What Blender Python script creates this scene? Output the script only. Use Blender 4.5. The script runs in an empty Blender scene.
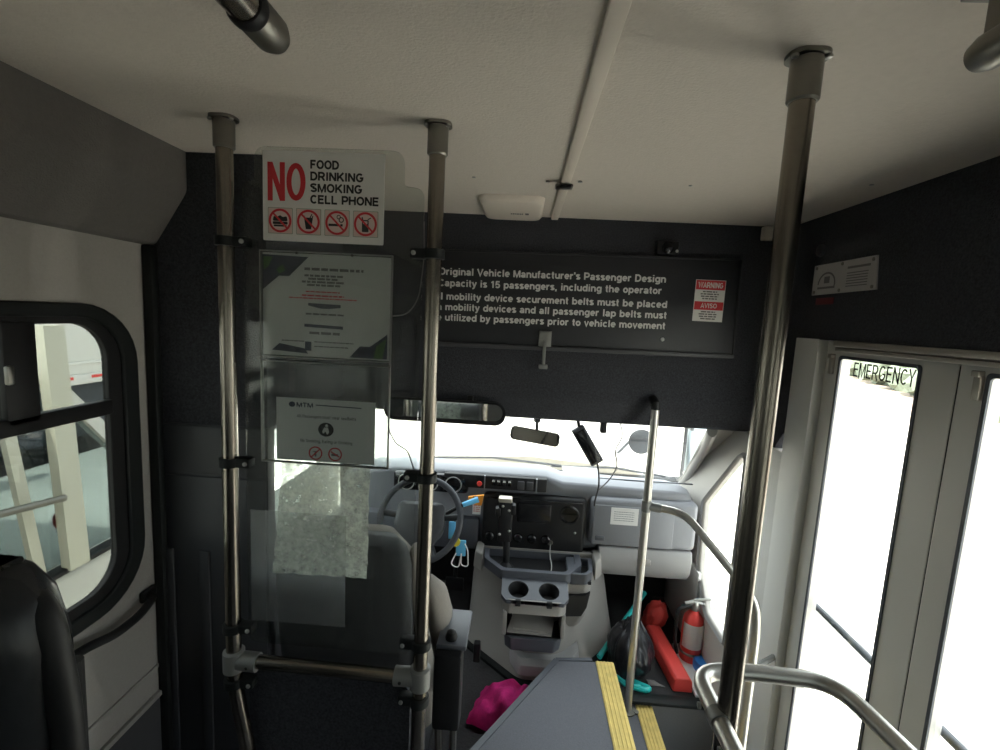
import bpy, bmesh, math, random
from mathutils import Vector, Matrix, noise

# ------------------------------------------------------------------ camera, light, exposure
H = 1.48                     # eye height above the aisle floor; all z below are relative to the eye
C = bpy.context.scene.collection
scn = bpy.context.scene
scn.view_settings.view_transform = 'Standard'
scn.view_settings.look = 'None'
scn.view_settings.gamma = 1.0
scn.view_settings.use_curve_mapping = False
scn.view_settings.exposure = 1.25
try:
    scn.cycles.max_bounces = 10
    scn.cycles.diffuse_bounces = 6
    scn.cycles.glossy_bounces = 5
    scn.cycles.transparent_max_bounces = 24
    scn.cycles.sample_clamp_indirect = 6.0
    scn.cycles.caustics_reflective = False
    scn.cycles.caustics_refractive = False
except Exception:
    pass

yaw, pitch, roll = (math.radians(a) for a in (-2.6016, -6.9997, 2.9677))
fw = Vector((math.sin(yaw)*math.cos(pitch), math.cos(yaw)*math.cos(pitch), math.sin(pitch)))
r0 = Vector((math.cos(yaw), -math.sin(yaw), 0)); u0 = r0.cross(fw)
rt = math.cos(roll)*r0 + math.sin(roll)*u0
up = -math.sin(roll)*r0 + math.cos(roll)*u0
cd = bpy.data.cameras.new('camera'); cam = bpy.data.objects.new('camera', cd); C.objects.link(cam)
cd.sensor_width = 36; cd.lens = 470*36/1000; cd.clip_start = 0.02; cd.clip_end = 500
m3 = Matrix((rt, up, -fw)).transposed()
cam.matrix_world = Matrix.Translation((0, 0, H)) @ m3.to_4x4()
scn.camera = cam

w = bpy.data.worlds.new('sky'); scn.world = w; w.use_nodes = True
bg = w.node_tree.nodes['Background']
bg.inputs['Color'].default_value = (0.93, 0.97, 1.0, 1); bg.inputs['Strength'].default_value = 2.6
sd = bpy.data.lights.new('sun', 'SUN'); sun = bpy.data.objects.new('sun', sd); C.objects.link(sun)
sd.energy = 7.0; sd.angle = math.radians(1.0); sd.color = (1.0, 0.95, 0.86)
sun_dir = Vector((-0.2, -0.45, 1.0)).normalized()          # towards the sun: high, behind the bus and to the left
sun.rotation_euler = sun_dir.to_track_quat('Z', 'Y').to_euler(); sun.location = (3, 5, 9)

# ------------------------------------------------------------------ materials
def mat(name, col, rough=0.6, metal=0.0, nscale=0, namt=0.0, bump=0.0, bscale=None, spec=0.5, coat=0.0, noise_to=None):
    m = bpy.data.materials.new(name); m.use_nodes = True
    nt = m.node_tree; b = nt.nodes['Principled BSDF']
    b.inputs['Base Color'].default_value = (*col, 1); b.inputs['Roughness'].default_value = rough
    b.inputs['Metallic'].default_value = metal; b.inputs['Specular IOR Level'].default_value = spec
    if coat: b.inputs['Coat Weight'].default_value = coat
    if nscale or bump:
        tc = nt.nodes.new('ShaderNodeTexCoord')
    if nscale:
        n = nt.nodes.new('ShaderNodeTexNoise'); n.inputs['Scale'].default_value = nscale; n.inputs['Detail'].default_value = 6
        nt.links.new(tc.outputs['Object'], n.inputs['Vector'])
        mx = nt.nodes.new('ShaderNodeMix'); mx.data_type = 'RGBA'
        c2 = noise_to if noise_to else tuple(min(1, c*(1+namt)+0.004) for c in col)
        c1 = tuple(max(0, c*(1-namt)) for c in col)
        mx.inputs['A'].default_value = (*c1, 1); mx.inputs['B'].default_value = (*c2, 1)
        nt.links.new(n.outputs['Fac'], mx.inputs['Factor']); nt.links.new(mx.outputs['Result'], b.inputs['Base Color'])
    if bump:
        n2 = nt.nodes.new('ShaderNodeTexNoise'); n2.inputs['Scale'].default_value = bscale or 300; n2.inputs['Detail'].default_value = 4
        nt.links.new(tc.outputs['Object'], n2.inputs['Vector'])
        bp = nt.nodes.new('ShaderNodeBump'); bp.inputs['Strength'].default_value = bump; bp.inputs['Distance'].default_value = 0.004
        nt.links.new(n2.outputs['Fac'], bp.inputs['Height']); nt.links.new(bp.outputs['Normal'], b.inputs['Normal'])
    return m

def pane(name, tint=(1, 1, 1), refl=1.0, film=None, fcol=(0.8, 0.82, 0.8), pattern=None):
    """thin clear sheet: straight-through light plus fresnel gloss, optionally a translucent film of grime"""
    m = bpy.data.materials.new(name); m.use_nodes = True; nt = m.node_tree
    for n in list(nt.nodes):
        if n.type != 'OUTPUT_MATERIAL': nt.nodes.remove(n)
    out = [n for n in nt.nodes if n.type == 'OUTPUT_MATERIAL'][0]
    tr = nt.nodes.new('ShaderNodeBsdfTransparent'); tr.inputs['Color'].default_value = (*tint, 1)
    gl = nt.nodes.new('ShaderNodeBsdfGlossy'); gl.inputs['Roughness'].default_value = 0.02
    fr = nt.nodes.new('ShaderNodeLayerWeight'); fr.inputs['Blend'].default_value = 0.5       # same from both sides
    pw = nt.nodes.new('ShaderNodeMath'); pw.operation = 'POWER'; pw.inputs[1].default_value = 5.0
    nt.links.new(fr.outputs['Facing'], pw.inputs[0])
    mu = nt.nodes.new('ShaderNodeMath'); mu.operation = 'MULTIPLY_ADD'; mu.inputs[1].default_value = 0.9*refl; mu.inputs[2].default_value = 0.035*refl
    mu.use_clamp = True
    nt.links.new(pw.outputs[0], mu.inputs[0])
    mx = nt.nodes.new('ShaderNodeMixShader')
    nt.links.new(mu.outputs[0], mx.inputs[0]); nt.links.new(tr.outputs[0], mx.inputs[1]); nt.links.new(gl.outputs[0], mx.inputs[2])
    last = mx
    if film:
        df = nt.nodes.new('ShaderNodeBsdfDiffuse'); df.inputs['Color'].default_value = (*fcol, 1)
        tl = nt.nodes.new('ShaderNodeBsdfTranslucent'); tl.inputs['Color'].default_value = (*fcol, 1)
        mm = nt.nodes.new('ShaderNodeMixShader'); mm.inputs[0].default_value = 0.6
        nt.links.new(df.outputs[0], mm.inputs[1]); nt.links.new(tl.outputs[0], mm.inputs[2])
        fx = nt.nodes.new('ShaderNodeMixShader'); fx.inputs[0].default_value = film
        nt.links.new(mx.outputs[0], fx.inputs[1]); nt.links.new(mm.outputs[0], fx.inputs[2])
        if pattern:
            tc = nt.nodes.new('ShaderNodeTexCoord')
            vo = nt.nodes.new('ShaderNodeTexNoise'); vo.inputs['Scale'].default_value = pattern; vo.inputs['Detail'].default_value = 8; vo.inputs['Roughness'].default_value = 0.7
            nt.links.new(tc.outputs['Object'], vo.inputs['Vector'])
            rp = nt.nodes.new('ShaderNodeMapRange'); rp.inputs['From Min'].default_value = 0.38; rp.inputs['From Max'].default_value = 0.62
            rp.inputs['To Min'].default_value = film*0.45; rp.inputs['To Max'].default_value = min(1, film*1.25)
            nt.links.new(vo.outputs['Fac'], rp.inputs['Value']); nt.links.new(rp.outputs[0], fx.inputs[0])
        last = fx
    nt.links.new(last.outputs[0], out.inputs['Surface'])
    return m

M = {}
M['ceiling'] = mat('ceiling_fabric', (0.62, 0.555, 0.49), 0.9, nscale=60, namt=0.06, bump=0.35, bscale=170)
M['cove'] = mat('cove_fabric', (0.13, 0.12, 0.11), 0.9, nscale=80, namt=0.1, bump=0.4, bscale=260)
M['carpet'] = mat('charcoal_carpet', (0.048, 0.049, 0.056), 1.0, nscale=170, namt=0.75, bump=0.6, bscale=240, spec=0.1)
M['wall'] = mat('grey_wall_panel', (0.33, 0.31, 0.285), 0.7, nscale=120, namt=0.08, bump=0.2, bscale=300)
M['wall_dark'] = mat('dark_lower_panel', (0.05, 0.05, 0.055), 0.7)
M['plastic_dk'] = mat('dark_grey_plastic', (0.036, 0.038, 0.043), 0.5, nscale=200, namt=0.12, bump=0.12, bscale=400)
M['black'] = mat('black_plastic', (0.011, 0.011, 0.012), 0.5, spec=0.3)
M['rubber'] = mat('black_rubber', (0.010, 0.012, 0.012), 0.55, spec=0.25)
M['steel'] = mat('brushed_steel', (0.27, 0.245, 0.21), 0.26, 1.0, nscale=90, namt=0.08)
M['steel_dk'] = mat('dull_steel', (0.24, 0.23, 0.205), 0.42, 1.0)
M['fitting'] = mat('cast_grey_fitting', (0.25, 0.25, 0.24), 0.5, 0.5)
M['bolt'] = mat('bolt_zinc', (0.42, 0.42, 0.40), 0.4, 1.0)
M['sign_white'] = mat('sign_white', (0.78, 0.76, 0.73), 0.5)
M['paper'] = mat('paper', (0.74, 0.73, 0.72), 0.7, nscale=14, namt=0.03)
M['red'] = mat('sign_red', (0.62, 0.03, 0.04), 0.5)
M['ink'] = mat('ink_black', (0.018, 0.017, 0.016), 0.6)
M['ink_grey'] = mat('ink_grey', (0.16, 0.15, 0.15), 0.7)
M['pink_bg'] = mat('pictogram_blush', (0.72, 0.56, 0.52), 0.6)
M['navy'] = mat('navy_print', (0.03, 0.035, 0.07), 0.6)
M['green_pr'] = mat('green_print', (0.08, 0.16, 0.05), 0.6)
M['olive_line'] = mat('grey_green_line', (0.30, 0.36, 0.28), 0.6)
M['letter'] = mat('white_vinyl', (0.66, 0.65, 0.63), 0.5)
M['board'] = mat('black_board', (0.016, 0.017, 0.021), 0.55, nscale=200, namt=0.15, bump=0.1, bscale=400)
M['board_trim'] = mat('dark_board_trim', (0.055, 0.055, 0.06), 0.55)
M['jamb'] = mat('white_jamb', (0.74, 0.73, 0.70), 0.45)
M['alu'] = mat('door_aluminium', (0.62, 0.60, 0.56), 0.5, 0.2)
M['alu_lt'] = mat('bright_aluminium', (0.46, 0.42, 0.36), 0.45, 0.6)
M['floor'] = mat('grey_rubber_floor', (0.105, 0.108, 0.125), 0.75, nscale=260, namt=0.3, bump=0.15, bscale=300)
M['riser'] = mat('grey_riser', (0.13, 0.13, 0.13), 0.7, nscale=200, namt=0.2)
M['yellow'] = mat('yellow_nosing', (0.66, 0.50, 0.16), 0.7, nscale=45, namt=0.25)
M['cabmat'] = mat('black_cab_carpet', (0.030, 0.029, 0.031), 0.95, nscale=120, namt=0.5, bump=0.5, bscale=160)
M['dash'] = mat('grey_dash_plastic', (0.20, 0.205, 0.225), 0.55, nscale=300, namt=0.06, bump=0.1, bscale=420)
M['dash_lt'] = mat('light_grey_dash', (0.30, 0.295, 0.295), 0.6, nscale=300, namt=0.05, bump=0.08, bscale=420)
M['console'] = mat('taupe_console', (0.25, 0.235, 0.22), 0.6, nscale=200, namt=0.06, bump=0.1, bscale=400)
M['console_dk'] = mat('slate_console', (0.075, 0.08, 0.095), 0.5)
M['pillar'] = mat('cream_pillar', (0.50, 0.475, 0.44), 0.65)
M['blackgloss'] = mat('black_gloss', (0.010, 0.010, 0.011), 0.2)
M['seatfab'] = mat('tan_seat_fabric', (0.20, 0.18, 0.155), 0.9, nscale=150, namt=0.15)
M['seatdark'] = mat('charcoal_seat_back', (0.022, 0.023, 0.026), 0.75, nscale=200, namt=0.2)
M['vinyl'] = mat('black_vinyl', (0.018, 0.020, 0.023), 0.27, nscale=30, namt=0.2, bump=0.25, bscale=30)
M['orange'] = mat('orange_plastic', (0.80, 0.30, 0.03), 0.5)
M['redbox'] = mat('red_plastic', (0.78, 0.07, 0.06), 0.45)
M['pinkcloth'] = mat('magenta_cloth', (0.78, 0.03, 0.28), 0.95, nscale=60, namt=0.2, bump=0.4, bscale=120)
M['bag'] = mat('black_bag', (0.014, 0.014, 0.018), 0.30)
M['teal'] = mat('teal_plastic', (0.02, 0.50, 0.48), 0.4)
M['blue'] = mat('blue_plastic', (0.03, 0.22, 0.65), 0.4)
M['skyblue'] = mat('sky_blue_tag', (0.12, 0.45, 0.75), 0.5)
M['yellowtag'] = mat('yellow_tag', (0.8, 0.66, 0.05), 0.5)
M['whitepl'] = mat('white_plastic', (0.80, 0.79, 0.77), 0.45)
M['steel_lt'] = mat('satin_steel', (0.56, 0.54, 0.50), 0.38, 1.0, nscale=90, namt=0.06)
M['cream'] = mat('cream_plastic', (0.70, 0.62, 0.54), 0.5)
M['mirror'] = mat('mirror_glass', (0.75, 0.78, 0.8), 0.03, 1.0)
M['grip'] = mat('wheel_grip', (0.045, 0.047, 0.055), 0.6, spec=0.25)
M['ground'] = mat('pale_concrete', (0.60, 0.57, 0.52), 0.9, nscale=0.6, namt=0.08)
M['leaf'] = mat('shrub_leaf', (0.20, 0.23, 0.17), 0.9, nscale=3, namt=0.5)
M['fence'] = mat('pale_fence', (0.30, 0.30, 0.28), 0.8)
M['soil'] = mat('dry_bank', (0.30, 0.24, 0.19), 0.95, nscale=2, namt=0.3)
M['vanwhite'] = mat('white_van_paint', (0.74, 0.73, 0.68), 0.35)
M['vancream'] = mat('cream_pillar_paint', (0.70, 0.68, 0.56), 0.45)
M['vandark'] = mat('dark_underbody', (0.06, 0.07, 0.08), 0.7)
M['tape_red'] = mat('red_reflector', (0.75, 0.06, 0.05), 0.35)
M['hood'] = mat('bus_hood_paint', (0.42, 0.38, 0.30), 0.4)
M['glass'] = pane('clear_glass', (0.93, 0.96, 0.95))
M['tint'] = pane('tinted_glass', (0.40, 0.42, 0.41))
M['tint_dim'] = pane('light_dimming_glass', (0.16, 0.17, 0.17))  # extra tint added on the unseen rear left windows to dim the ceiling
M['vanglass'] = pane('van_glass', (0.62, 0.68, 0.68), 0.7)
M['acrylic'] = pane('clear_acrylic', (0.90, 0.92, 0.90), 1.3, film=0.010)
M['sleeve'] = pane('clear_sleeve', (0.90, 0.92, 0.91), 1.2, film=0.05)
M['fog'] = pane('spotted_film', (0.9, 0.92, 0.9), 0.6, film=0.50, fcol=(0.82, 0.84, 0.78), pattern=48)
M['smear'] = pane('grey_smear', (0.92, 0.92, 0.92), 0.6, film=0.17, fcol=(0.62, 0.65, 0.66))

# ------------------------------------------------------------------ mesh helpers
def BM(): return bmesh.new()
WL = {}                                            # world location of each thing's empty
def obj(name, bm, m, parent=None, smooth=35, sub=0, bevel=0):
    me = bpy.data.meshes.new(name)
    bmesh.ops.recalc_face_normals(bm, faces=bm.faces[:])
    bm.to_mesh(me); bm.free()
    off = Vector((0, 0, H))
    p = parent
    while p is not None:
        off -= p.location; p = p.parent
    o = bpy.data.objects.new(name, me); C.objects.link(o)
    if parent is None:                             # origin at the base of the thing
        xs = [v.co for v in me.vertices]
        if xs:
            b = Vector((sum(v.x for v in xs)/len(xs), sum(v.y for v in xs)/len(xs), min(v.z for v in xs)))
            o.location = b + Vector((0, 0, H)); off = -b
    me.transform(Matrix.Translation(off))
    if isinstance(m, (list, tuple)):
        for q in m: me.materials.append(q)
    else: me.materials.append(m)
    if smooth:
        me.polygons.foreach_set('use_smooth', [True]*len(me.polygons)); me.set_sharp_from_angle(angle=math.radians(smooth))
    if bevel:
        bv = o.modifiers.new('edge', 'BEVEL'); bv.width = bevel; bv.segments = 2; bv.limit_method = 'ANGLE'
    if sub:
        s = o.modifiers.new('smooth', 'SUBSURF'); s.levels = sub; s.render_levels = sub
    if parent: o.parent = parent
    return o
def tag(o, label=None, cat=None, group=None, kind=None):
    if label: o['label'] = label
    if cat: o['category'] = cat
    if group: o['group'] = group
    if kind: o['kind'] = kind
    return o
def thing(name, label, cat, loc, group=None):
    o = bpy.data.objects.new(name, None); C.objects.link(o); o.empty_display_size = 0.05
    o.location = (loc[0], loc[1], loc[2]+H)
    return tag(o, label, cat, group)
def struct(name, bm, m, parent=None, **k):
    o = obj(name, bm, m, parent, **k)
    if parent is None: o['kind'] = 'structure'
    return o
def sthing(name, loc):
    o = bpy.data.objects.new(name, None); C.objects.link(o); o.location = (loc[0], loc[1], loc[2]+H); o['kind'] = 'structure'
    return o

def ax3(axis, a, u, v):
    return {'x': (a, u, v), 'y': (u, a, v), 'z': (u, v, a)}[axis]
def box(bm, x0, x1, y0, y1, z0, z1, r=0.0, seg=2, M4=None):
    g = bmesh.ops.create_cube(bm, size=1)
    vs = g['verts']
    for v in vs:
        v.co = Vector((x0+(v.co.x+.5)*(x1-x0), y0+(v.co.y+.5)*(y1-y0), z0+(v.co.z+.5)*(z1-z0)))
    if r > 0:
        es = {e for v in vs for e in v.link_edges}
        r = min(r, 0.49*min(abs(x1-x0), abs(y1-y0), abs(z1-z0)))
        res = bmesh.ops.bevel(bm, geom=list(es), offset=r, segments=seg, affect='EDGES', profile=0.5)
        vs = list({v for f in res['faces'] for v in f.verts} | {v for v in vs if v.is_valid})
    if M4 is not None:
        for v in vs: v.co = M4 @ v.co
    return vs
def plate(bm, outer, holes, axis, a0, a1):
    """polygon with holes, extruded along axis from a0 to a1"""
    nb = bmesh.new(); edges = []
    for loop in [outer]+list(holes):
        vs = [nb.verts.new(ax3(axis, a0, u, v)) for u, v in loop]
        edges += [nb.edges.new((vs[i], vs[(i+1) % len(vs)])) for i in range(len(vs))]
    if holes:
        bmesh.ops.triangle_fill(nb, use_beauty=True, use_dissolve=False, edges=edges)
    else:
        nb.faces.new(list(nb.verts))
    if abs(a1-a0) > 1e-6:
        ex = bmesh.ops.extrude_face_region(nb, geom=nb.faces[:])
        d = Vector(ax3(axis, a1-a0, 0, 0))
        for g in ex['geom']:
            if isinstance(g, bmesh.types.BMVert): g.co += d
    me = bpy.data.meshes.new('tmp'); bmesh.ops.recalc_face_normals(nb, faces=nb.faces[:]); nb.to_mesh(me); nb.free()
    bm.from_mesh(me); bpy.data.meshes.remove(me)
def rect(u0, u1, v0, v1, r=0.0, n=6):
    if r <= 0: return [(u0, v0), (u1, v0), (u1, v1), (u0, v1)]
    p = []
    for cx, cy, a in ((u1-r, v0+r, -90), (u1-r, v1-r, 0), (u0+r, v1-r, 90), (u0+r, v0+r, 180)):
        for i in range(n+1):
            t = math.radians(a+90*i/n); p.append((cx+r*math.cos(t), cy+r*math.sin(t)))
    return p
def round_poly(pts, rs, n=6):
    out = []; N = len(pts)
    for i, p in enumerate(pts):
        r = rs[i] if isinstance(rs, (list, tuple)) else rs
        P = Vector(p); A = Vector(pts[i-1]); B = Vector(pts[(i+1) % N])
        if r <= 0: out.append(tuple(P)); continue
        da = (A-P).normalized(); db = (B-P).normalized()
        ang = da.angle(db); t = min(r/math.tan(ang/2), 0.48*(A-P).length, 0.48*(B-P).length)
        a = P+da*t; b = P+db*t
        for k in range(n+1):
            s = k/n; out.append(tuple(a*(1-s)**2 + P*2*s*(1-s) + b*s**2))
    return out
def smooth_path(pts, r, n=6):
    """open 3-D polyline with filleted corners"""
    P = [Vector(p) for p in pts]; out = [P[0]]
    for i in range(1, len(P)-1):
        da = (P[i-1]-P[i]); db = (P[i+1]-P[i])
        t = min(r, 0.48*da.length, 0.48*db.length)
        a = P[i]+da.normalized()*t; b = P[i]+db.normalized()*t
        for k in range(n+1):
            s = k/n; out.append(a*(1-s)**2 + P[i]*2*s*(1-s) + b*s**2)
    out.append(P[-1]); return out
def tube(bm, pts, r, seg=14, closed=False, cap=True, ry=None):
    P = [Vector(p) for p in pts]; N = len(P); rings = []
    t0 = (P[1]-P[0]).normalized()
    ref = Vector((0, 0, 1)) if abs(t0.z) < 0.9 else Vector((1, 0, 0))
    nrm = (ref - t0*ref.dot(t0)).normalized()
    for i in range(N):
        if closed: t = (P[(i+1) % N]-P[i-1]).normalized()
        else: t = (P[min(i+1, N-1)]-P[max(i-1, 0)]).normalized()
        nrm = (nrm - t*nrm.dot(t)).normalized(); bi = t.cross(nrm)
        rr = r[i] if isinstance(r, (list, tuple)) else r
        r2 = rr if ry is None else ry
        rings.append([bm.verts.new(P[i]+nrm*rr*math.cos(2*math.pi*k/seg)+bi*r2*math.sin(2*math.pi*k/seg)) for k in range(seg)])
    M_ = N if closed else N-1
    for i in range(M_):
        a = rings[i]; b = rings[(i+1) % N]
        for k in range(seg):
            bm.faces.new((a[k], a[(k+1) % seg], b[(k+1) % seg], b[k]))
    if cap and not closed:
        bm.faces.new(rings[0][::-1]); bm.faces.new(rings[-1])
def lathe(bm, prof, c, d=(0, 0, 1), seg=24):
    """profile [(r, h)] turned about axis d through c"""
    d = Vector(d).normalized(); ref = Vector((1, 0, 0)) if abs(d.x) < 0.9 else Vector((0, 1, 0))
    e1 = (ref-d*ref.dot(d)).normalized(); e2 = d.cross(e1); c = Vector(c); rings = []
    for r, h in prof:
        if r <= 1e-6: rings.append([bm.verts.new(c+d*h)])
        else: rings.append([bm.verts.new(c+d*h+e1*r*math.cos(2*math.pi*k/seg)+e2*r*math.sin(2*math.pi*k/seg)) for k in range(seg)])
    for a, b in zip(rings, rings[1:]):
        for k in range(seg):
            k2 = (k+1) % seg
            if len(a) == 1 and len(b) == 1: continue
            if len(a) == 1: bm.faces.new((a[0], b[k], b[k2]))
            elif len(b) == 1: bm.faces.new((a[k], a[k2], b[0]))
            else: bm.faces.new((a[k], a[k2], b[k2], b[k]))
    if len(rings[0]) > 1: bm.faces.new(rings[0][::-1])
    if len(rings[-1]) > 1: bm.faces.new(rings[-1])
def disc(bm, c, r, h, d=(0, 0, 1), seg=24): lathe(bm, [(r, 0), (r, h)], c, d, seg)
def loft(bm, secs, cap=True):
    rings = [[bm.verts.new(p) for p in s] for s in secs]; n = len(rings[0])
    for a, b in zip(rings, rings[1:]):
        for k in range(n): bm.faces.new((a[k], a[(k+1) % n], b[(k+1) % n], b[k]))
    if cap: bm.faces.new(rings[0][::-1]); bm.faces.new(rings[-1])
def quadstrip(bm, A, B):
    a = [bm.verts.new(p) for p in A]; b = [bm.verts.new(p) for p in B]
    for i in range(len(a)-1): bm.faces.new((a[i], a[i+1], b[i+1], b[i]))
def solid_poly(bm, pts, d):
    """planar 3-D polygon given thickness along vector d"""
    d = Vector(d); a = [bm.verts.new(Vector(p)) for p in pts]; b = [bm.verts.new(Vector(p)+d) for p in pts]
    n = len(a); bm.faces.new(a[::-1]); bm.faces.new(b)
    for i in range(n): bm.faces.new((a[i], a[(i+1) % n], b[(i+1) % n], b[i]))
def torus(bm, c, R, r, d=(0, 0, 1), seg=40, rs=10):
    d = Vector(d).normalized(); ref = Vector((1, 0, 0)) if abs(d.x) < 0.9 else Vector((0, 1, 0))
    e1 = (ref-d*ref.dot(d)).normalized(); e2 = d.cross(e1); c = Vector(c)
    tube(bm, [c+e1*R*math.cos(2*math.pi*k/seg)+e2*R*math.sin(2*math.pi*k/seg) for k in range(seg)], r, rs, closed=True)

def A_(cx, cy, rx, ry, a0, a1, n=12):
    return [(cx+rx*math.cos(math.radians(a0+(a1-a0)*k/n)), cy+ry*math.sin(math.radians(a0+(a1-a0)*k/n))) for k in range(n+1)]
X = 0.73                                             # height of the small letters, capitals are 1
def _glyphs():
    o = A_(.31, X/2, .22, X/2-.085, 0, 360, 20)
    S = lambda w, h: [A_(w/2, h*.745, w/2-.085, h*.255-.085, 20, 180, 8)+A_(w/2, h*.745, w/2-.085, h*.255-.085, 180, 270, 5)[1:]+A_(w/2, h*.27, w/2-.085, h*.27-.085, 90, 0, 5)+A_(w/2, h*.27, w/2-.085, h*.27-.085, 0, -160, 8)[1:]]
    return {
    ' ': (.34, []), "'": (.2, [[(.1, 1), (.1, .68)]]), ',': (.26, [[(.13, .16), (.13, 0), (.08, -.16)]]),
    'a': (.62, [[(.09, .52)]+A_(.29, .46, .2, .185, 150, 0, 8)+[(.49, 0)], A_(.28, .215, .2, .13, 20, 360, 14)+[(.49, .27)]]),
    'b': (.66, [[(.1, 1), (.1, 0)], A_(.34, X/2, .23, X/2-.085, 0, 360, 18)]),
    'c': (.60, [A_(.31, X/2, .22, X/2-.085, 40, 320, 16)]),
    'd': (.66, [[(.56, 1), (.56, 0)], A_(.32, X/2, .23, X/2-.085, 0, 360, 18)]),
    'e': (.62, [[(.10, .37), (.52, .37)]+A_(.31, X/2, .22, X/2-.085, 5, 315, 18)]),
    'f': (.38, [[(.16, 0), (.16, .80)]+A_(.30, .80, .14, .12, 180, 80, 5), [(.02, .65), (.34, .65)]]),
    'g': (.66, [A_(.32, X/2, .23, X/2-.085, 0, 360, 18), [(.56, X), (.56, 0)]+A_(.32, -.02, .24, .17, 0, -150, 8)]),
    'h': (.64, [[(.1, 1), (.1, 0)], [(.1, .40)]+A_(.32, .43, .22, .215, 180, 0, 10)+[(.54, 0)]]),
    'i': (.28, [[(.14, X), (.14, 0)], [(.14, 1), (.14, .86)]]),
    'k': (.60, [[(.1, 1), (.1, 0)], [(.53, X), (.13, .30)], [(.24, .42), (.55, 0)]]),
    'l': (.28, [[(.14, 1), (.14, 0)]]),
    'm': (.96, [[(.1, X), (.1, 0)], [(.1, .40)]+A_(.29, .45, .19, .195, 180, 0, 8)+[(.48, 0)], [(.48, .40)]+A_(.67, .45, .19, .195, 180, 0, 8)+[(.86, 0)]]),
    'n': (.64, [[(.1, X), (.1, 0)], [(.1, .40)]+A_(.32, .43, .22, .215, 180, 0, 10)+[(.54, 0)]]),
    'o': (.62, [o]),
    'p': (.66, [[(.1, X), (.1, -.26)], A_(.34, X/2, .23, X/2-.085, 0, 360, 18)]),
    'r': (.44, [[(.1, X), (.1, 0)], [(.1, .38)]+A_(.34, .40, .24, .245, 170, 75, 6)]),
    's': (.56, S(.56, X)),
    't': (.38, [[(.17, .95), (.17, .20)]+A_(.29, .20, .12, .12, 180, 280, 5), [(.02, .65), (.34, .65)]]),
    'u': (.64, [[(.1, X), (.1, .28)]+A_(.32, .30, .22, .215, 180, 360, 10), [(.54, X), (.54, 0)]]),
    'v': (.58, [[(.06, X), (.29, .03), (.52, X)]]),
    'w': (.86, [[(.05, X), (.22, .03), (.43, .68), (.64, .03), (.81, X)]]),
    'y': (.58, [[(.06, X), (.29, .05)], [(.52, X), (.25, -.10), (.16, -.18), (.05, -.18)]]),
    'z': (.56, [[(.05, .65), (.48, .65), (.07, .08), (.52, .08)]]),
    'A': (.78, [[(.06, 0), (.39, .96), (.72, 0)], [(.2, .30), (.58, .30)]]),
    'C': (.78, [A_(.41, .5, .315, .415, 45, 315, 18)]),
    'D': (.78, [[(.1, .085), (.1, .915), (.34, .915)]+A_(.34, .5, .34, .415, 90, -90, 14)+[(.1, .085), (.1, .2)]]),
    'E': (.70, [[(.64, .915), (.1, .915), (.1, .085), (.65, .085)], [(.1, .52), (.60, .52)]]),
    'F': (.66, [[(.62, .915), (.1, .915), (.1, 0)], [(.1, .50), (.54, .50)]]),
    'G': (.82, [A_(.42, .5, .325, .415, 45, 330, 18)+[(.72, .46), (.44, .46)]]),
    'H': (.78, [[(.1, 1), (.1, 0)], [(.68, 1), (.68, 0)], [(.1, .52), (.68, .52)]]),
    'I': (.30, [[(.15, 1), (.15, 0)]]),
    'K': (.78, [[(.1, 1), (.1, 0)], [(.70, 1), (.13, .36)], [(.32, .56), (.73, 0)]]),
    'L': (.66, [[(.1, 1), (.1, .085), (.62, .085)]]),
    'M': (.92, [[(.1, 0), (.1, .97)], [(.12, .97), (.46, .05), (.80, .97)], [(.82, .97), (.82, 0)]]),
    'N': (.78, [[(.1, 0), (.1, 1)], [(.11, .97), (.67, .03)], [(.68, 0), (.68, 1)]]),
    'O': (.84, [A_(.42, .5, .325, .415, 0, 360, 28)]),
    'P': (.72, [[(.1, 0), (.1, .915), (.40, .915)]+A_(.40, .66, .23, .255, 90, -90, 10)+[(.1, .405)]]),
    'R': (.78, [[(.1, 0), (.1, .915), (.42, .915)]+A_(.42, .68, .23, .235, 90, -90, 10)+[(.1, .445)], [(.42, .44), (.70, 0)]]),
    'S': (.72, S(.72, 1.0)),
    'T': (.68, [[(.03, .915), (.65, .915)], [(.34, .915), (.34, 0)]]),
    'V': (.74, [[(.05, 1), (.37, .04), (.69, 1)]]),
    'W': (1.06, [[(.05, 1), (.28, .04), (.53, .95), (.78, .04), (1.01, 1)]]),
    'Y': (.72, [[(.05, 1), (.36, .46), (.67, 1)], [(.36, .46), (.36, 0)]]),
    '1': (.52, [[(.08, .72), (.30, .93)], [(.30, 1), (.30, 0)]]),
    '5': (.62, [[(.54, .915), (.15, .915), (.10, .50)]+A_(.29, .33, .24, .245, 125, -150, 12)]),
    }
GL = _glyphs()
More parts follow.
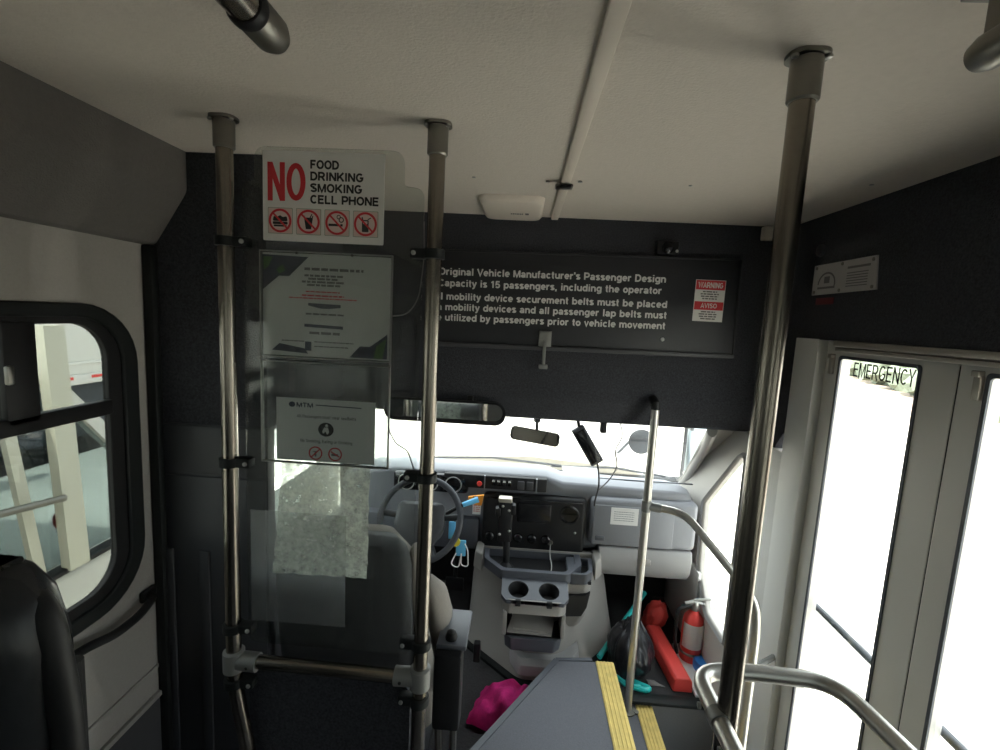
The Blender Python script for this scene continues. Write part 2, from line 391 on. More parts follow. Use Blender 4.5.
def lettering(name, body, m, parent, o, width, height, ux=(1, 0, 0), uy=(0, 0, 1), bold=0.17, depth=0.0006):
    """flat vinyl letters, drawn as strokes and fitted into width x height; o = lower-left corner relative to the eye"""
    ux = Vector(ux).normalized(); uy = Vector(uy).normalized(); nz = ux.cross(uy); o = Vector(o)
    tot = sum(GL[c][0] for c in body)+0.06*(len(body)-1); sx = width/tot; hw = bold*height/2
    bm = BM(); x = 0.0; lay = 0
    for c in body:
        wd, strokes = GL[c]
        for st in strokes:
            P = [Vector(((x+u)*sx, v*height)) for u, v in st]
            P = [p for i, p in enumerate(P) if i == 0 or (p-P[i-1]).length > 1e-7]
            n = len(P); closed = (P[0]-P[-1]).length < 1e-5 and n > 3
            L = []; Rr = []
            for i in range(n):
                if closed: d0 = (P[i]-P[i-1 if i else n-2]).normalized(); d1 = (P[(i+1) if i < n-1 else 1]-P[i]).normalized()
                else:
                    d1 = (P[min(i+1, n-1)]-P[min(i, n-2)]).normalized(); d0 = (P[max(i, 1)]-P[max(i-1, 0)]).normalized()
                n0 = Vector((-d0.y, d0.x)); n1 = Vector((-d1.y, d1.x)); mm = n0+n1
                if mm.length < 0.3: mm = n0*1.0; k = 1.0
                else: mm.normalize(); k = min(1.8, 1/max(0.35, mm.dot(n0)))
                L.append(P[i]+mm*hw*k); Rr.append(P[i]-mm*hw*k)
            dz = depth+0.00006*(lay % 4); lay += 1                 # crossing strokes lie over one another
            vl = [bm.verts.new(o+ux*p.x+uy*p.y+nz*dz) for p in L]; vr = [bm.verts.new(o+ux*p.x+uy*p.y+nz*dz) for p in Rr]
            for i in range(n-1): bm.faces.new((vr[i], vr[i+1], vl[i+1], vl[i]))
        x += wd+0.06
    me = bpy.data.meshes.new(name); bm.to_mesh(me); bm.free()
    off = Vector((0, 0, H)); p = parent
    while p is not None: off -= p.location; p = p.parent
    me.transform(Matrix.Translation(off)); me.materials.append(m)
    ob = bpy.data.objects.new(name, me); C.objects.link(ob)
    if parent: ob.parent = parent
    return ob
def bars(bm, rows, axis_y, ux=(1, 0, 0), uy=(0, 0, 1), n=(0, -1, 0), t=0.0005, seed=1):
    """rows of small printed dashes: (x0, x1, z, h)"""
    rnd = random.Random(seed); ux = Vector(ux); uy = Vector(uy); n = Vector(n)
    for x0, x1, z, h in rows:
        x = x0
        while x < x1:
            wd = min(rnd.uniform(1.4, 4.5)*h, x1-x)
            p = [axis_y+ux*a+uy*b for a, b in ((x, z), (x+wd, z), (x+wd, z+h), (x, z+h))]
            solid_poly(bm, p, n*t)
            x += wd+h*0.6

# ================================================================== SETTING
XL, XR, ZC, YH = -1.057, 1.0, 0.40, 1.92
FL = -H                                            # aisle floor
# ceiling and roof
bm = BM(); box(bm, -1.15, 1.10, -2.6, YH+0.02, ZC, ZC+0.07); struct('ceiling', bm, M['ceiling'], smooth=0)
# cove over the left windows
bm = BM()
sec = round_poly([(-0.94, ZC), (-0.94, 0.295), (-1.034, 0.152), (-1.057, 0.148), (-1.057, ZC)], [0, .05, .02, 0, 0], 5)
plate(bm, sec, [], 'y', -2.5, 1.289)
struct('trim_1', bm, M['cove'])
# left wall with window openings
W1 = rect(0.10, 1.195, -0.80, -0.035, 0.13)
bm = BM()
plate(bm, [(-2.6, -1.2), (1.31, -1.2), (1.31, ZC), (-2.6, ZC)],
      [W1, rect(-1.15, -0.08, -0.80, -0.035, 0.13), rect(-2.4, -1.33, -0.80, -0.035, 0.13)], 'x', XL-0.05, XL)
wl = struct('wall_left', bm, M['wall'])
bm = BM(); box(bm, XL, XL+0.006, -2.5, 1.289, -1.112, -1.100, .002); box(bm, XL, XL+0.012, -2.5, 1.289, -1.205, -1.188, .003)
struct('trim_2', bm, M['wall'])
bm = BM(); box(bm, XL-0.05, XL+0.004, -2.6, 1.31, FL-0.3, -1.203); struct('baseboard_left', bm, M['wall_dark'])
# driver-side bulkhead
bm = BM(); box(bm, XL-0.03, -0.72, 1.29, 1.33, -0.352, ZC); struct('wall_driver_rear', bm, M['carpet'], smooth=0)
bm = BM()
box(bm, XL-0.02, -0.72, 1.290, 1.33, -1.75, -0.352, .004)
box(bm, -1.035, -0.725, 1.284, 1.291, -0.500, -0.356, .003); box(bm, -1.035, -0.725, 1.284, 1.291, -1.46, -0.508, .003)
for xa in (-1.040, -0.930):
    box(bm, xa, xa+0.033, 1.277, 1.286, -1.44, -0.735, .006)
struct('trim_3', bm, M['plastic_dk'])
bm = BM(); box(bm, XL, XL+0.03, 1.262, 1.289, -1.47, 0.148, .006); struct('trim_4', bm, M['rubber'])
# return panel from the bulkhead forward to the header
bm = BM(); box(bm, -0.95, -0.75, 1.33, 2.02, -0.36, ZC); struct('wall_cab_left', bm, M['carpet'], smooth=0)
# header over the windscreen
bm = BM()
sec = round_poly([(YH, ZC), (YH, -0.16), (YH+0.012, -0.33), (YH+0.06, -0.425), (2.10, -0.43), (2.16, -0.38), (2.16, ZC+0.06)], [0, .05, .06, .03, .02, .02, 0], 5)
plate(bm, sec, [], 'x', -0.95, 1.02)
struct('wall_front', bm, M['carpet'])
# right wall: carpeted upper panel, window bay behind the door
bm = BM()
plate(bm, [(-2.6, -1.95), (0.62, -1.95), (0.62, -0.02), (1.775, -0.02), (1.775, -0.36), (1.84, -0.45), (1.95, -0.44), (1.95, ZC), (-2.6, ZC)],
      [rect(-0.75, 0.40, -0.80, -0.035, 0.13), rect(-2.2, -1.0, -0.80, -0.035, 0.13)], 'x', XR, XR+0.05)
struct('wall_right', bm, M['carpet'])
# white door jambs
bm = BM()
box(bm, XR-0.004, XR+0.06, 1.645, 1.778, -1.98, -0.018, .003)
box(bm, XR+0.002, XR+0.06, 1.772, 1.935, -1.98, -0.452, .004)
box(bm, XR+0.03, XR+0.065, 1.642, 1.66, -1.98, -0.018, .004)
struct('trim_5', bm, M['jamb'])
bm = BM(); box(bm, XR-0.002, XR+0.08, 0.56, 0.64, -1.98, -0.022, .004); struct('trim_6', bm, M['jamb'])
bm = BM()
box(bm, XR-0.010, XR+0.02, 0.60, 1.56, -0.036, -0.019, .003); box(bm, XR-0.002, XR+0.02, 0.60, 1.56, -0.052, -0.040, .002)
struct('trim_7', bm, M['alu_lt'])
# rear wall closing the cabin behind the camera
bm = BM(); plate(bm, [(-1.12, FL), (1.06, FL), (1.06, ZC), (-1.12, ZC)], [rect(-0.55, 0.55, -0.75, -0.05, 0.1)], 'y', -2.62, -2.56)
struct('wall_rear', bm, M['wall'], smooth=0)
bm = BM(); plate(bm, rect(-0.56, 0.56, -0.76, -0.04, 0.1), [], 'y', -2.595, -2.59); struct('window_7', bm, M['tint'])

# floor: raised aisle deck cut diagonally at the driver's well, steps down on the right
deck = [(XL, -2.6), (XR, -2.6), (XR, 0.55), (0.473, 0.55), (0.473, 1.925), (0.235, 1.905), (-0.07, 1.45), (-0.235, 1.20), (-0.72, 1.20), (-0.72, 1.31), (XL, 1.31)]
bm = BM(); plate(bm, deck, [], 'z', FL-0.14, FL); struct('floor', bm, M['floor'], smooth=0)
bm = BM()
def strip3(bm, a, b, wd, h, z):                     # flat strip from a to b, its width laid to the left
    a = Vector((*a, z)); b = Vector((*b, z)); d = (b-a).normalized(); n = Vector((-d.y, d.x, 0))
    solid_poly(bm, [a, b, b+n*wd, a+n*wd], (0, 0, h))
strip3(bm, (-0.07, 1.45), (0.235, 1.905), 0.022, 0.006, FL-0.002); strip3(bm, (-0.235, 1.20), (-0.07, 1.45), 0.022, 0.006, FL-0.002)
strip3(bm, (0.225, 1.903), (0.385, 1.921), 0.018, 0.006, FL-0.002)
struct('trim_8', bm, M['console_dk'], smooth=0)
def nosing(name, x0, x1, y0, y1, z):
    bm = BM(); box(bm, x0, x1, y0, y1, z-0.004, z+0.004, .003)
    for k in range(5):
        xx = x0+(x1-x0)*(k+0.5)/5; box(bm, xx-0.003, xx+0.003, y0, y1-0.002, z+0.003, z+0.0062, .001)
    box(bm, x1-0.004, x1+0.004, y0, y1, z-0.03, z+0.003, .002)
    return struct(name, bm, M['yellow'])
nosing('trim_9', 0.398, 0.473, 0.56, 1.922, FL)
S1, S2 = -1.67, -1.88
bm = BM(); box(bm, 0.47, 0.655, 0.56, 1.92, S1-0.03, S1); box(bm, 0.468, 0.474, 0.56, 1.92, S1, FL-0.03); struct('trim_10', bm, M['floor'], smooth=0)
nosing('trim_11', 0.585, 0.655, 0.56, 1.918, S1)
bm = BM(); box(bm, 0.65, 1.12, 0.56, 1.92, S2-0.06, S2); box(bm, 0.650, 0.656, 0.56, 1.92, S2, S1-0.03); struct('trim_12', bm, M['floor'], smooth=0)
bm = BM(); box(bm, 0.468, 1.06, 1.921, 1.95, S2-0.05, -1.655); box(bm, 0.47, 1.0, 0.53, 0.56, S2-0.05, FL-0.01); struct('trim_13', bm, M['riser'], smooth=0)
bm = BM(); box(bm, 0.468, 1.0, 1.905, 1.96, -1.658, -1.640, .006); struct('trim_14', bm, M['rubber'])
# cab floor and firewall
CF = -1.645
bm = BM()
plate(bm, [(-0.95, 1.20), (-0.235, 1.20), (-0.07, 1.45), (0.235, 1.908), (0.47, 1.928), (1.04, 1.93), (1.04, 2.80), (-0.95, 2.80)], [], 'z', CF-0.06, CF)
struct('floor_cab', bm, M['cabmat'], smooth=0)
bm = BM(); box(bm, -0.98, 1.04, 2.74, 2.80, -1.70, -0.93); struct('wall_firewall', bm, M['cabmat'], smooth=0)

# ---------------- windows and doors
def bus_window(n, y0, y1, xw, detailed=False):
    s = 1 if xw < 0 else -1
    t = sthing('window_%d' % n, (xw, (y0+y1)/2, -0.83))
    bm = BM()
    plate(bm, rect(y0, y1, -0.825, -0.018, 0.155, 8), [rect(y0+0.05, y1-0.05, -0.785, -0.05, 0.115, 8)], 'x', xw-0.012*s, xw+0.012*s)
    obj('window_frame', bm, M['rubber'], t, bevel=0.005)
    bm = BM()
    plate(bm, rect(y0+0.045, y1-0.045, -0.79, -0.045, 0.12, 8), [rect(y0+0.088, y1-0.088, -0.757, -0.066, 0.090, 8)], 'x', xw-0.014*s, xw+0.004*s)
    obj('sash', bm, M['black'], t, bevel=0.002)
    bm = BM(); box(bm, *sorted((xw-0.013*s, xw+0.008*s)), y0+0.08, y1-0.08, -0.300, -0.262, .004); obj('mullion', bm, M['black'], t)
    bm = BM(); ym = 0.925 if detailed else (y0+y1)/2
    box(bm, *sorted((xw-0.013*s, xw+0.008*s)), ym-0.028, ym+0.040, -0.28, -0.06, .004)
    obj('divider', bm, M['black'], t)
    if detailed:
        bm = BM(); box(bm, xw+0.006, xw+0.018, ym-0.030, ym-0.016, -0.19, -0.15, .004); obj('latch', bm, M['steel_dk'], t)
    bm = BM(); plate(bm, rect(y0+0.06, y1-0.06, -0.78, -0.06, 0.10, 8), [], 'x', xw-0.009*s, xw-0.006*s); obj('pane', bm, M['tint_dim' if n in (2, 3) else 'tint'], t)
    return t
bus_window(1, 0.05, 1.228, XL, True)
bus_window(2, -1.20, -0.03, XL); bus_window(3, -2.45, -1.28, XL)
bus_window(4, -0.80, 0.45, XR); bus_window(5, -2.25, -0.95, XR)

def door_leaf(t, y0, y1, clip_y):
    xd = XR+0.025
    bm = BM()
    gy0, gy1 = y0+0.108, y1-0.075
    plate(bm, [(y0, -1.93), (y1, -1.93), (y1, -0.022), (y0, -0.022)], [rect(gy0, gy1, -1.80, -0.072, 0.012)], 'x', xd, xd+0.035)
    lf = obj('door_leaf', bm, M['alu'], t, bevel=0.004)
    bm = BM(); plate(bm, rect(gy0-0.006, gy1+0.006, -1.806, -0.066, 0.012), [rect(gy0+0.004, gy1-0.004, -1.796, -0.076, 0.010)], 'x', xd-0.003, xd+0.002); obj('gasket', bm, M['console_dk'], lf)
    bm = BM(); plate(bm, rect(gy0-0.004, gy1+0.004, -1.804, -0.068), [], 'x', xd+0.016, xd+0.020); obj('glass', bm, M['glass'], lf)
    bm = BM(); tube(bm, [(xd+0.05, y0+0.02, -0.945), (xd+0.05, y1-0.02, -0.945)], 0.012, 12)
    for yy in (y0+0.03, y1-0.03): tube(bm, [(xd+0.05, yy, -0.945), (xd+0.03, yy, -0.945)], 0.008, 8)
    obj('guard_bar', bm, M['console_dk'], lf)
    bm = BM(); box(bm, xd-0.010, xd+0.002, clip_y-0.009, clip_y+0.009, -0.130, -0.075, .003); box(bm, xd-0.014, xd+0.002, clip_y-0.007, clip_y+0.012, -0.078, -0.064, .002); obj('hinge_clip', bm, M['alu_lt'], lf)
    return lf, gy0, gy1, xd
t = sthing('door_1', (XR+0.03, 1.13, -1.93))
lf, gy0, gy1, xd = door_leaf(t, 1.150, 1.641, 1.600)
lettering('lettering', 'EMERGENCY', M['ink'], lf, (xd+0.014, gy1-0.045, -0.128), 0.235, 0.047, (0, -1, 0), (0, 0, 1), bold=0.11)
door_leaf(t, 0.660, 1.150, 1.095)
bm = BM(); box(bm, XR+0.026, XR+0.058, 1.143, 1.157, -1.93, -0.055, .004); obj('seal', bm, M['rubber'], t)

# cab shell: roof edge, windscreen, pillars, side windows
bm = BM(); plate(bm, [(-0.62, -0.47), (-0.76, -0.52), (-0.93, -0.93), (1.02, -0.97), (0.86, -0.42), (0.6, -0.42)][::-1], [], 'z', 0, 0.004)
for v in bm.verts:                                  # lean the sheet: v.y carried the height
    z = v.co.y; k = (z+0.42)/(-0.93+0.42); v.co = Vector((v.co.x, 2.06+k*0.70+(0.004 if v.co.z > 0.002 else 0), z))
struct('window_6', bm, M['glass'], smooth=0)
# right A pillar, cab side and passenger window opening
bm = BM()
tube(bm, smooth_path([(0.84, 2.04, -0.44), (0.90, 2.24, -0.56), (0.985, 2.72, -0.92)], 0.1), 0.030, 12, ry=0.022)
solid_poly(bm, [(0.835, 2.05, -0.425), (0.960, 2.05, -0.425), (0.965, 2.74, -0.915), (0.975, 2.74, -0.93)], (0, 0.012, 0.012))
struct('trim_15', bm, M['pillar'])
bm = BM()
side = [(1.93, -0.42), (2.10, -0.42), (2.74, -0.92), (2.80, -1.7), (1.93, -1.7)]
winR = round_poly([(1.955, -0.535), (2.00, -0.535), (2.32, -0.87), (2.30, -1.20), (2.16, -1.36), (1.955, -1.36)], [.02, .05, .06, .08, .06, .02], 5)
plate(bm, side, [winR], 'x', 0.955, 0.99)
struct('wall_cab_right', bm, M['pillar'], bevel=0.008)
bm = BM()
outer = [(u+(0.02 if u < 2.1 else 0.035), v) for u, v in winR]
A = [(0.950, u, v) for u, v in winR]; cx, cy = 2.10, -0.95
B = [(0.955, cx+(u-cx)*1.10, cy+(v-cy)*1.06) for u, v in winR]
quadstrip(bm, A+A[:1], B+B[:1]); B2 = [(0.942, cx+(u-cx)*1.05, cy+(v-cy)*1.03) for u, v in winR]; quadstrip(bm, A+A[:1], B2+B2[:1]); quadstrip(bm, B2+B2[:1], B+B[:1])
struct('trim_16', bm, M['dash_lt'])
bm = BM(); plate(bm, [(cx+(u-cx)*1.02, cy+(v-cy)*1.02) for u, v in winR], [], 'x', 0.972, 0.976); struct('window_8', bm, M['glass'], smooth=0)
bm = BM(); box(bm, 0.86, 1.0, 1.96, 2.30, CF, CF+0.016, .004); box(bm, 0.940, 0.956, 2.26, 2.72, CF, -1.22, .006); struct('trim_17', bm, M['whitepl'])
# left cab side with driver's window
bm = BM()
plate(bm, [(1.32, ZC), (1.32, -1.72), (2.80, -1.72), (2.74, -0.94), (2.06, -0.42), (2.02, ZC)], [round_poly([(1.66, -0.46), (2.04, -0.46), (2.42, -0.78), (2.45, -1.08), (1.66, -1.02)], .05)], 'x', -0.955, -0.915)
struct('wall_cab_side', bm, M['plastic_dk'])
bm = BM(); plate(bm, [(1.64, -0.44), (2.05, -0.44), (2.44, -0.77), (2.47, -1.10), (1.64, -1.04)], [], 'x', -0.94, -0.936); struct('window_9', bm, M['glass'], smooth=0)
bm = BM(); tube(bm, [(-0.80, 2.06, -0.45), (-0.90, 2.74, -0.92)], 0.035, 12); struct('trim_18', bm, M['pillar'])

# ================================================================== CEILING FITTINGS
t = thing('ceiling_cover_strip', 'pale cover strip running along the grey ceiling to the front wall', 'trim strip', (0.09, 0.9, ZC-0.01))
bm = BM(); box(bm, 0.082, 0.110, -2.5, YH, ZC-0.010, ZC, .004); obj('strip', bm, M['cream'], t)
t2 = thing('strip_clip', 'small dark metal clip over the ceiling cover strip', 'clip', (0.09, 1.425, ZC-0.02))
bm = BM(); box(bm, 0.066, 0.118, 1.41, 1.445, ZC-0.020, ZC-0.0105, .004); obj('bracket', bm, M['steel_dk'], t2)
bm = BM(); box(bm, 0.080, 0.112, 1.400, 1.416, ZC-0.024, ZC-0.0145, .004); obj('buckle', bm, M['black'], t2)
bm = BM(); disc(bm, (0.045, 1.43, ZC-0.004), 0.006, 0.004); obj('screw', bm, M['bolt'], t2)
bm = BM(); disc(bm, (0.137, 1.42, ZC-0.004), 0.006, 0.004); obj('screw', bm, M['bolt'], t2)
bm = BM()
for x, y in ((0.90, 1.30), (-0.30, 1.42), (0.70, 1.52)): disc(bm, (x, y, ZC-0.004), 0.006, 0.005)
bm.free()
for x, y, lb in ((0.90, 1.35, 'tiny bright screw in the ceiling beside the carpeted right wall'), (-0.17, 1.42, 'tiny bright screw in the ceiling right of the middle pole'), (0.45, 1.42, 'tiny bright screw in the ceiling between the cover strip and the right pole')):
    bm = BM(); lathe(bm, [(0.0055, 0), (0.005, -0.002), (0, -0.003)], (x, y, ZC), seg=12); tag(obj('ceiling_screw', bm, M['bolt']), lb, 'screw', 'screws in the ceiling')
t = thing('ceiling_router', 'cream rounded plastic wireless box on the ceiling against the front wall', 'electronics box', (-0.065, 1.78, ZC-0.03))
bm = BM()
def rr_sec(z, g): return [(u, v, z) for u, v in rect(-0.178+g, 0.046-g, 1.60+g, YH-0.002-g, 0.035)]
loft(bm, [rr_sec(ZC, 0), rr_sec(ZC-0.008, 0.001), rr_sec(ZC-0.019, 0.010), rr_sec(ZC-0.022, 0.025)]); obj('housing', bm, M['cream'], t)
bm = BM()
x = -0.072
for wd in (0.007, 0.009, 0.007, 0.009, 0.008, 0.007):
    box(bm, x, x+wd-0.002, 1.772, 1.786, ZC-0.0230, ZC-0.0218); x += wd
box(bm, x+0.006, x+0.019, 1.766, 1.789, ZC-0.0230, ZC-0.0218); obj('logo', bm, M['ink_grey'], t)
# ceiling handrails
t = thing('ceiling_handrail', 'steel overhead handrail ending at the upper left of the photo', 'handrail', (-0.35, -0.5, 0.30))
bm = BM(); tube(bm, [(-0.375, -2.4, 0.34), (-0.340, 0.585, 0.34)], 0.0205, 18); obj('tube', bm, M['steel'], t)
bm = BM(); lathe(bm, [(0.0225, 0), (0.0242, 0.004), (0.0242, 0.012), (0.0225, 0.016)], (-0.3404, 0.566, 0.34), (0.008, 1, 0), 24); obj('ring', bm, M['black'], t)
bm = BM(); lathe(bm, [(0.0205, 0), (0.023, 0.004), (0.023, 0.045), (0.018, 0.058), (0.008, 0.063), (0, 0.064)], (-0.340, 0.580, 0.34), (0.008, 1, 0), 24); obj('end_cap', bm, M['steel_dk'], t)
bm = BM(); tube(bm, [(-0.349, 0.36, 0.345), (-0.349, 0.36, ZC)], 0.012, 12); disc(bm, (-0.349, 0.36, ZC-0.004), 0.03, 0.004); obj('hanger', bm, M['steel_dk'], t)
t = thing('ceiling_handrail', 'steel overhead handrail bracket cut off at the upper right of the photo', 'handrail', (0.54, -0.5, 0.30))
bm = BM(); tube(bm, [(0.56, -2.4, 0.335), (0.520, 0.565, 0.335)], 0.0185, 18); obj('tube', bm, M['steel'], t)
bm = BM(); lathe(bm, [(0.0185, 0), (0.021, 0.004), (0.021, 0.055), (0.017, 0.068), (0, 0.073)], (0.520, 0.560, 0.335), (0, 1, 0), 24); obj('end_cap', bm, M['steel_dk'], t)
bm = BM(); box(bm, 0.508, 0.534, 0.585, 0.615, 0.345, ZC, .005); box(bm, 0.490, 0.552, 0.57, 0.63, ZC-0.005, ZC, .002); obj('hanger', bm, M['steel_dk'], t)

# ================================================================== POLES
def pole_top(t, x, y, z1, r):
    bm = BM(); lathe(bm, [(r+0.002, 0), (r+0.0045, 0.003), (r+0.0045, 0.058), (r+0.001, 0.060)], (x, y, z1-0.066), seg=24); obj('collar', bm, M['steel_dk'], t)
    bm = BM(); plate(bm, rect(x-0.029, x+0.029, y-0.024, y+0.024, 0.02), [], 'z', z1-0.006, z1); fl = obj('ceiling_flange', bm, M['steel_dk'], t)
    for dx in (-0.0235, 0.0235):
        bm = BM(); lathe(bm, [(0.005, 0), (0.005, -0.004), (0, -0.006)], (x+dx, y-0.012, z1-0.006), seg=10); obj('screw', bm, M['bolt'], fl)
R = 0.0175
PL, PM, PR = (-0.676, 1.047), (-0.205, 1.043), (0.388, 0.754)
t = thing('stanchion_pole', 'steel floor to ceiling pole at the left edge of the clear driver shield', 'pole', (*PL, FL), 'steel stanchion poles')
bm = BM(); tube(bm, smooth_path([(*PL, ZC), (*PL, -0.95), (PL[0]+0.035, PL[1], -1.14), (PL[0]+0.05, PL[1], FL)], 0.06), R, 18); obj('tube', bm, M['steel'], t); pole_top(t, *PL, ZC, R)
bm = BM(); disc(bm, (PL[0]+0.05, PL[1], FL), 0.04, 0.006); obj('floor_flange', bm, M['steel_dk'], t)
t = thing('stanchion_pole', 'steel floor to ceiling pole between the driver shield and the aisle', 'pole', (*PM, FL), 'steel stanchion poles')
bm = BM(); tube(bm, [(*PM, ZC), (*PM, FL)], R, 18); obj('tube', bm, M['steel'], t); pole_top(t, *PM, ZC, R)
bm = BM(); disc(bm, (*PM, FL), 0.04, 0.006); obj('floor_flange', bm, M['steel_dk'], t)
t = thing('stanchion_pole', 'thick steel pole nearest the camera, standing beside the entry steps', 'pole', (*PR, FL), 'steel stanchion poles')
bm = BM(); tube(bm, [(*PR, ZC), (*PR, FL)], R, 18); obj('tube', bm, M['steel'], t); pole_top(t, *PR, ZC, R)
bm = BM(); disc(bm, (*PR, FL), 0.04, 0.006); obj('floor_flange', bm, M['steel_dk'], t)
t = thing('entry_handrail', 'slim steel pole on the first step with a handrail sloping to the door', 'handrail', (0.545, 1.885, S1))
bm = BM(); tube(bm, [(0.545, 1.885, S1), (0.545, 1.885, -0.335)], 0.0165, 16); obj('pole', bm, M['steel_lt'], t)
bm = BM(); tube(bm, smooth_path([(0.56, 1.885, -0.738), (0.69, 1.85, -0.745), (0.875, 1.60, -0.95), (0.880, 1.585, -1.05), (0.880, 1.585, S2)], 0.06), 0.0150, 16); obj('rail', bm, M['steel_lt'], t)
bm = BM(); tube(bm, [(0.545, 1.885, -0.715), (0.545, 1.885, -0.760)], 0.020, 16); tube(bm, [(0.55, 1.885, -0.738), (0.60, 1.872, -0.741)], 0.0185, 16); obj('tee_fitting', bm, M['fitting'], t)
bm = BM(); disc(bm, (0.545, 1.885, S1), 0.034, 0.005); disc(bm, (0.580, 1.875, S1), 0.011, 0.008); obj('floor_flange', bm, M['steel_dk'], t)
bm = BM(); tube(bm, [(0.545, 1.885, -0.335), (0.545, 1.885, -0.315), (0.545, 1.93, -0.300)], 0.018, 14); obj('top_bracket', bm, M['black'], t)
bm = BM(); disc(bm, (0.88, 1.585, S2), 0.034, 0.005); obj('floor_flange', bm, M['fitting'], t)
bm = BM(); tube(bm, [(0.88, 1.585, -1.20), (0.995, 1.66, -1.20)], 0.011, 10); obj('wall_bracket', bm, M['fitting'], t)
# bent grab rail by the steps
t = thing('grab_rail', 'bent U-shaped steel rail beside the steps, passing behind the thick near pole', 'handrail', (0.50, 0.6, -0.66))
zr = -0.665
bm = BM(); tube(bm, smooth_path([(0.372, 0.60, zr), (0.372, 0.858, zr), (0.470, 0.870, zr), (0.638, 0.862, zr), (0.682, 0.66, zr-0.015), (0.70, 0.45, zr-0.06), (0.71, 0.36, FL)], 0.055), 0.0155, 16); obj('tube', bm, M['steel_lt'], t)
bm = BM(); tube(bm, [(0.372, 0.62, zr-0.005), (0.372, 0.62, FL)], 0.0155, 14); obj('leg', bm, M['steel_lt'], t)
bm = BM(); tube(bm, [(0.372, 0.738, zr), (0.372, 0.762, zr)], 0.0185, 14); box(bm, 0.372, 0.392, 0.74, 0.76, zr-0.012, zr+0.012, .004); obj('pole_clamp', bm, M['fitting'], t)
for yy in (0.79, 0.70):
    bm = BM(); lathe(bm, [(0.006, 0), (0.006, 0.004), (0, 0.006)], (0.357, yy, zr-0.012), (-1, 0, 0), 10); obj('bolt', bm, M['bolt'], t)

# ================================================================== DRIVER SHIELD
YS = 1.068
t = thing('safety_shield', 'clear acrylic driver shield clamped between the two left poles', 'shield', (-0.445, YS, -0.85))
bm = BM()
out = round_poly([(-0.650, -0.848), (-0.236, -0.848), (-0.236, 0.272), (-0.282, 0.276), (-0.282, 0.350), (-0.622, 0.350), (-0.622, 0.276), (-0.650, 0.272)], [.03, .03, .035, .012, .03, .03, .012, .035])
plate(bm, out, [], 'y', YS, YS+0.005); obj('acrylic_panel', bm, M['acrylic'], t)
bm = BM()
rnd = random.Random(4); e = []
cor = [(-0.585, -0.655), (-0.350, -0.652), (-0.346, -0.372), (-0.560, -0.372)]
for k in range(4):                                  # ragged outline of the spotted film left on the sheet
    p, q = Vector(cor[k]), Vector(cor[(k+1) % 4])
    for j in range(14): f = p.lerp(q, j/14); e.append((f.x+rnd.uniform(-.002, .002), f.y+rnd.uniform(-.002, .002)))
plate(bm, e, [], 'y', YS-0.0015, YS-0.001); obj('water_spots', bm, M['fog'], t)
bm = BM(); plate(bm, rect(-0.640, -0.402, -0.785, -0.495), [], 'y', YS-0.0025, YS-0.002); obj('scuffed_patch', bm, M['smear'], t)
def clamp(t, x, y, z, side, name='clamp'):
    bm = BM(); lathe(bm, [(R+0.0002, 0), (R+0.006, 0.001), (R+0.006, 0.021), (R+0.0002, 0.022)], (x, y, z-0.011), seg=22)
    box(bm, *sorted((x+side*0.012, x+side*0.052)), y-0.012, y+0.016, z-0.011, z+0.011, .003); c = obj(name, bm, M['rubber'], t)
    bm = BM(); lathe(bm, [(0.0052, 0), (0.0052, 0.003), (0.003, 0.005), (0, 0.0055)], (x+side*0.043, y-0.012, z), (0, -1, 0), 12); obj('bolt', bm, M['bolt'], c)
for z in (0.137, -0.372, -0.794): clamp(t, *PL, z, 1)
for z in (0.129, -0.376, -0.795): clamp(t, *PM, z, -1)
t = thing('cross_rail', 'horizontal steel rail joining the two left poles under the shield', 'rail', (-0.45, 1.045, -0.90))
bm = BM(); tube(bm, [(PL[0]+0.02, PL[1], -0.882), (PM[0]-0.02, PM[1], -0.888)], 0.0165, 16); obj('tube', bm, M['steel'], t)
for (x, y), s in ((PL, 1), (PM, -1)):
    bm = BM(); lathe(bm, [(R+0.0005, 0), (0.025, 0.003), (0.025, 0.053), (R+0.0005, 0.056)], (x, y, -0.912), seg=22); tube(bm, [(x+s*0.015, y, -0.884), (x+s*0.062, y, -0.885)], [0.0225, 0.0225], 18); f = obj('tee_fitting', bm, M['fitting'], t)
    bm = BM(); lathe(bm, [(0.004, 0), (0.004, 0.002)], (x+s*0.045, y-0.0225, -0.885), (0, -1, 0), 10); obj('set_screw', bm, M['ink'], f)
t = thing('modesty_panel', 'dark textured modesty panel below the cross rail', 'panel', (-0.44, 1.066, FL))
bm = BM(); plate(bm, round_poly([(-0.648, FL+0.004), (-0.232, FL+0.004), (-0.232, -0.925), (-0.648, -0.925)], [.01, .01, .04, .04]), [], 'y', 1.064, 1.074); obj('panel', bm, M['carpet'], t)
clamp(t, PL[0], PL[1], -0.942, 1); clamp(t, PM[0], PM[1], -0.945, -1)

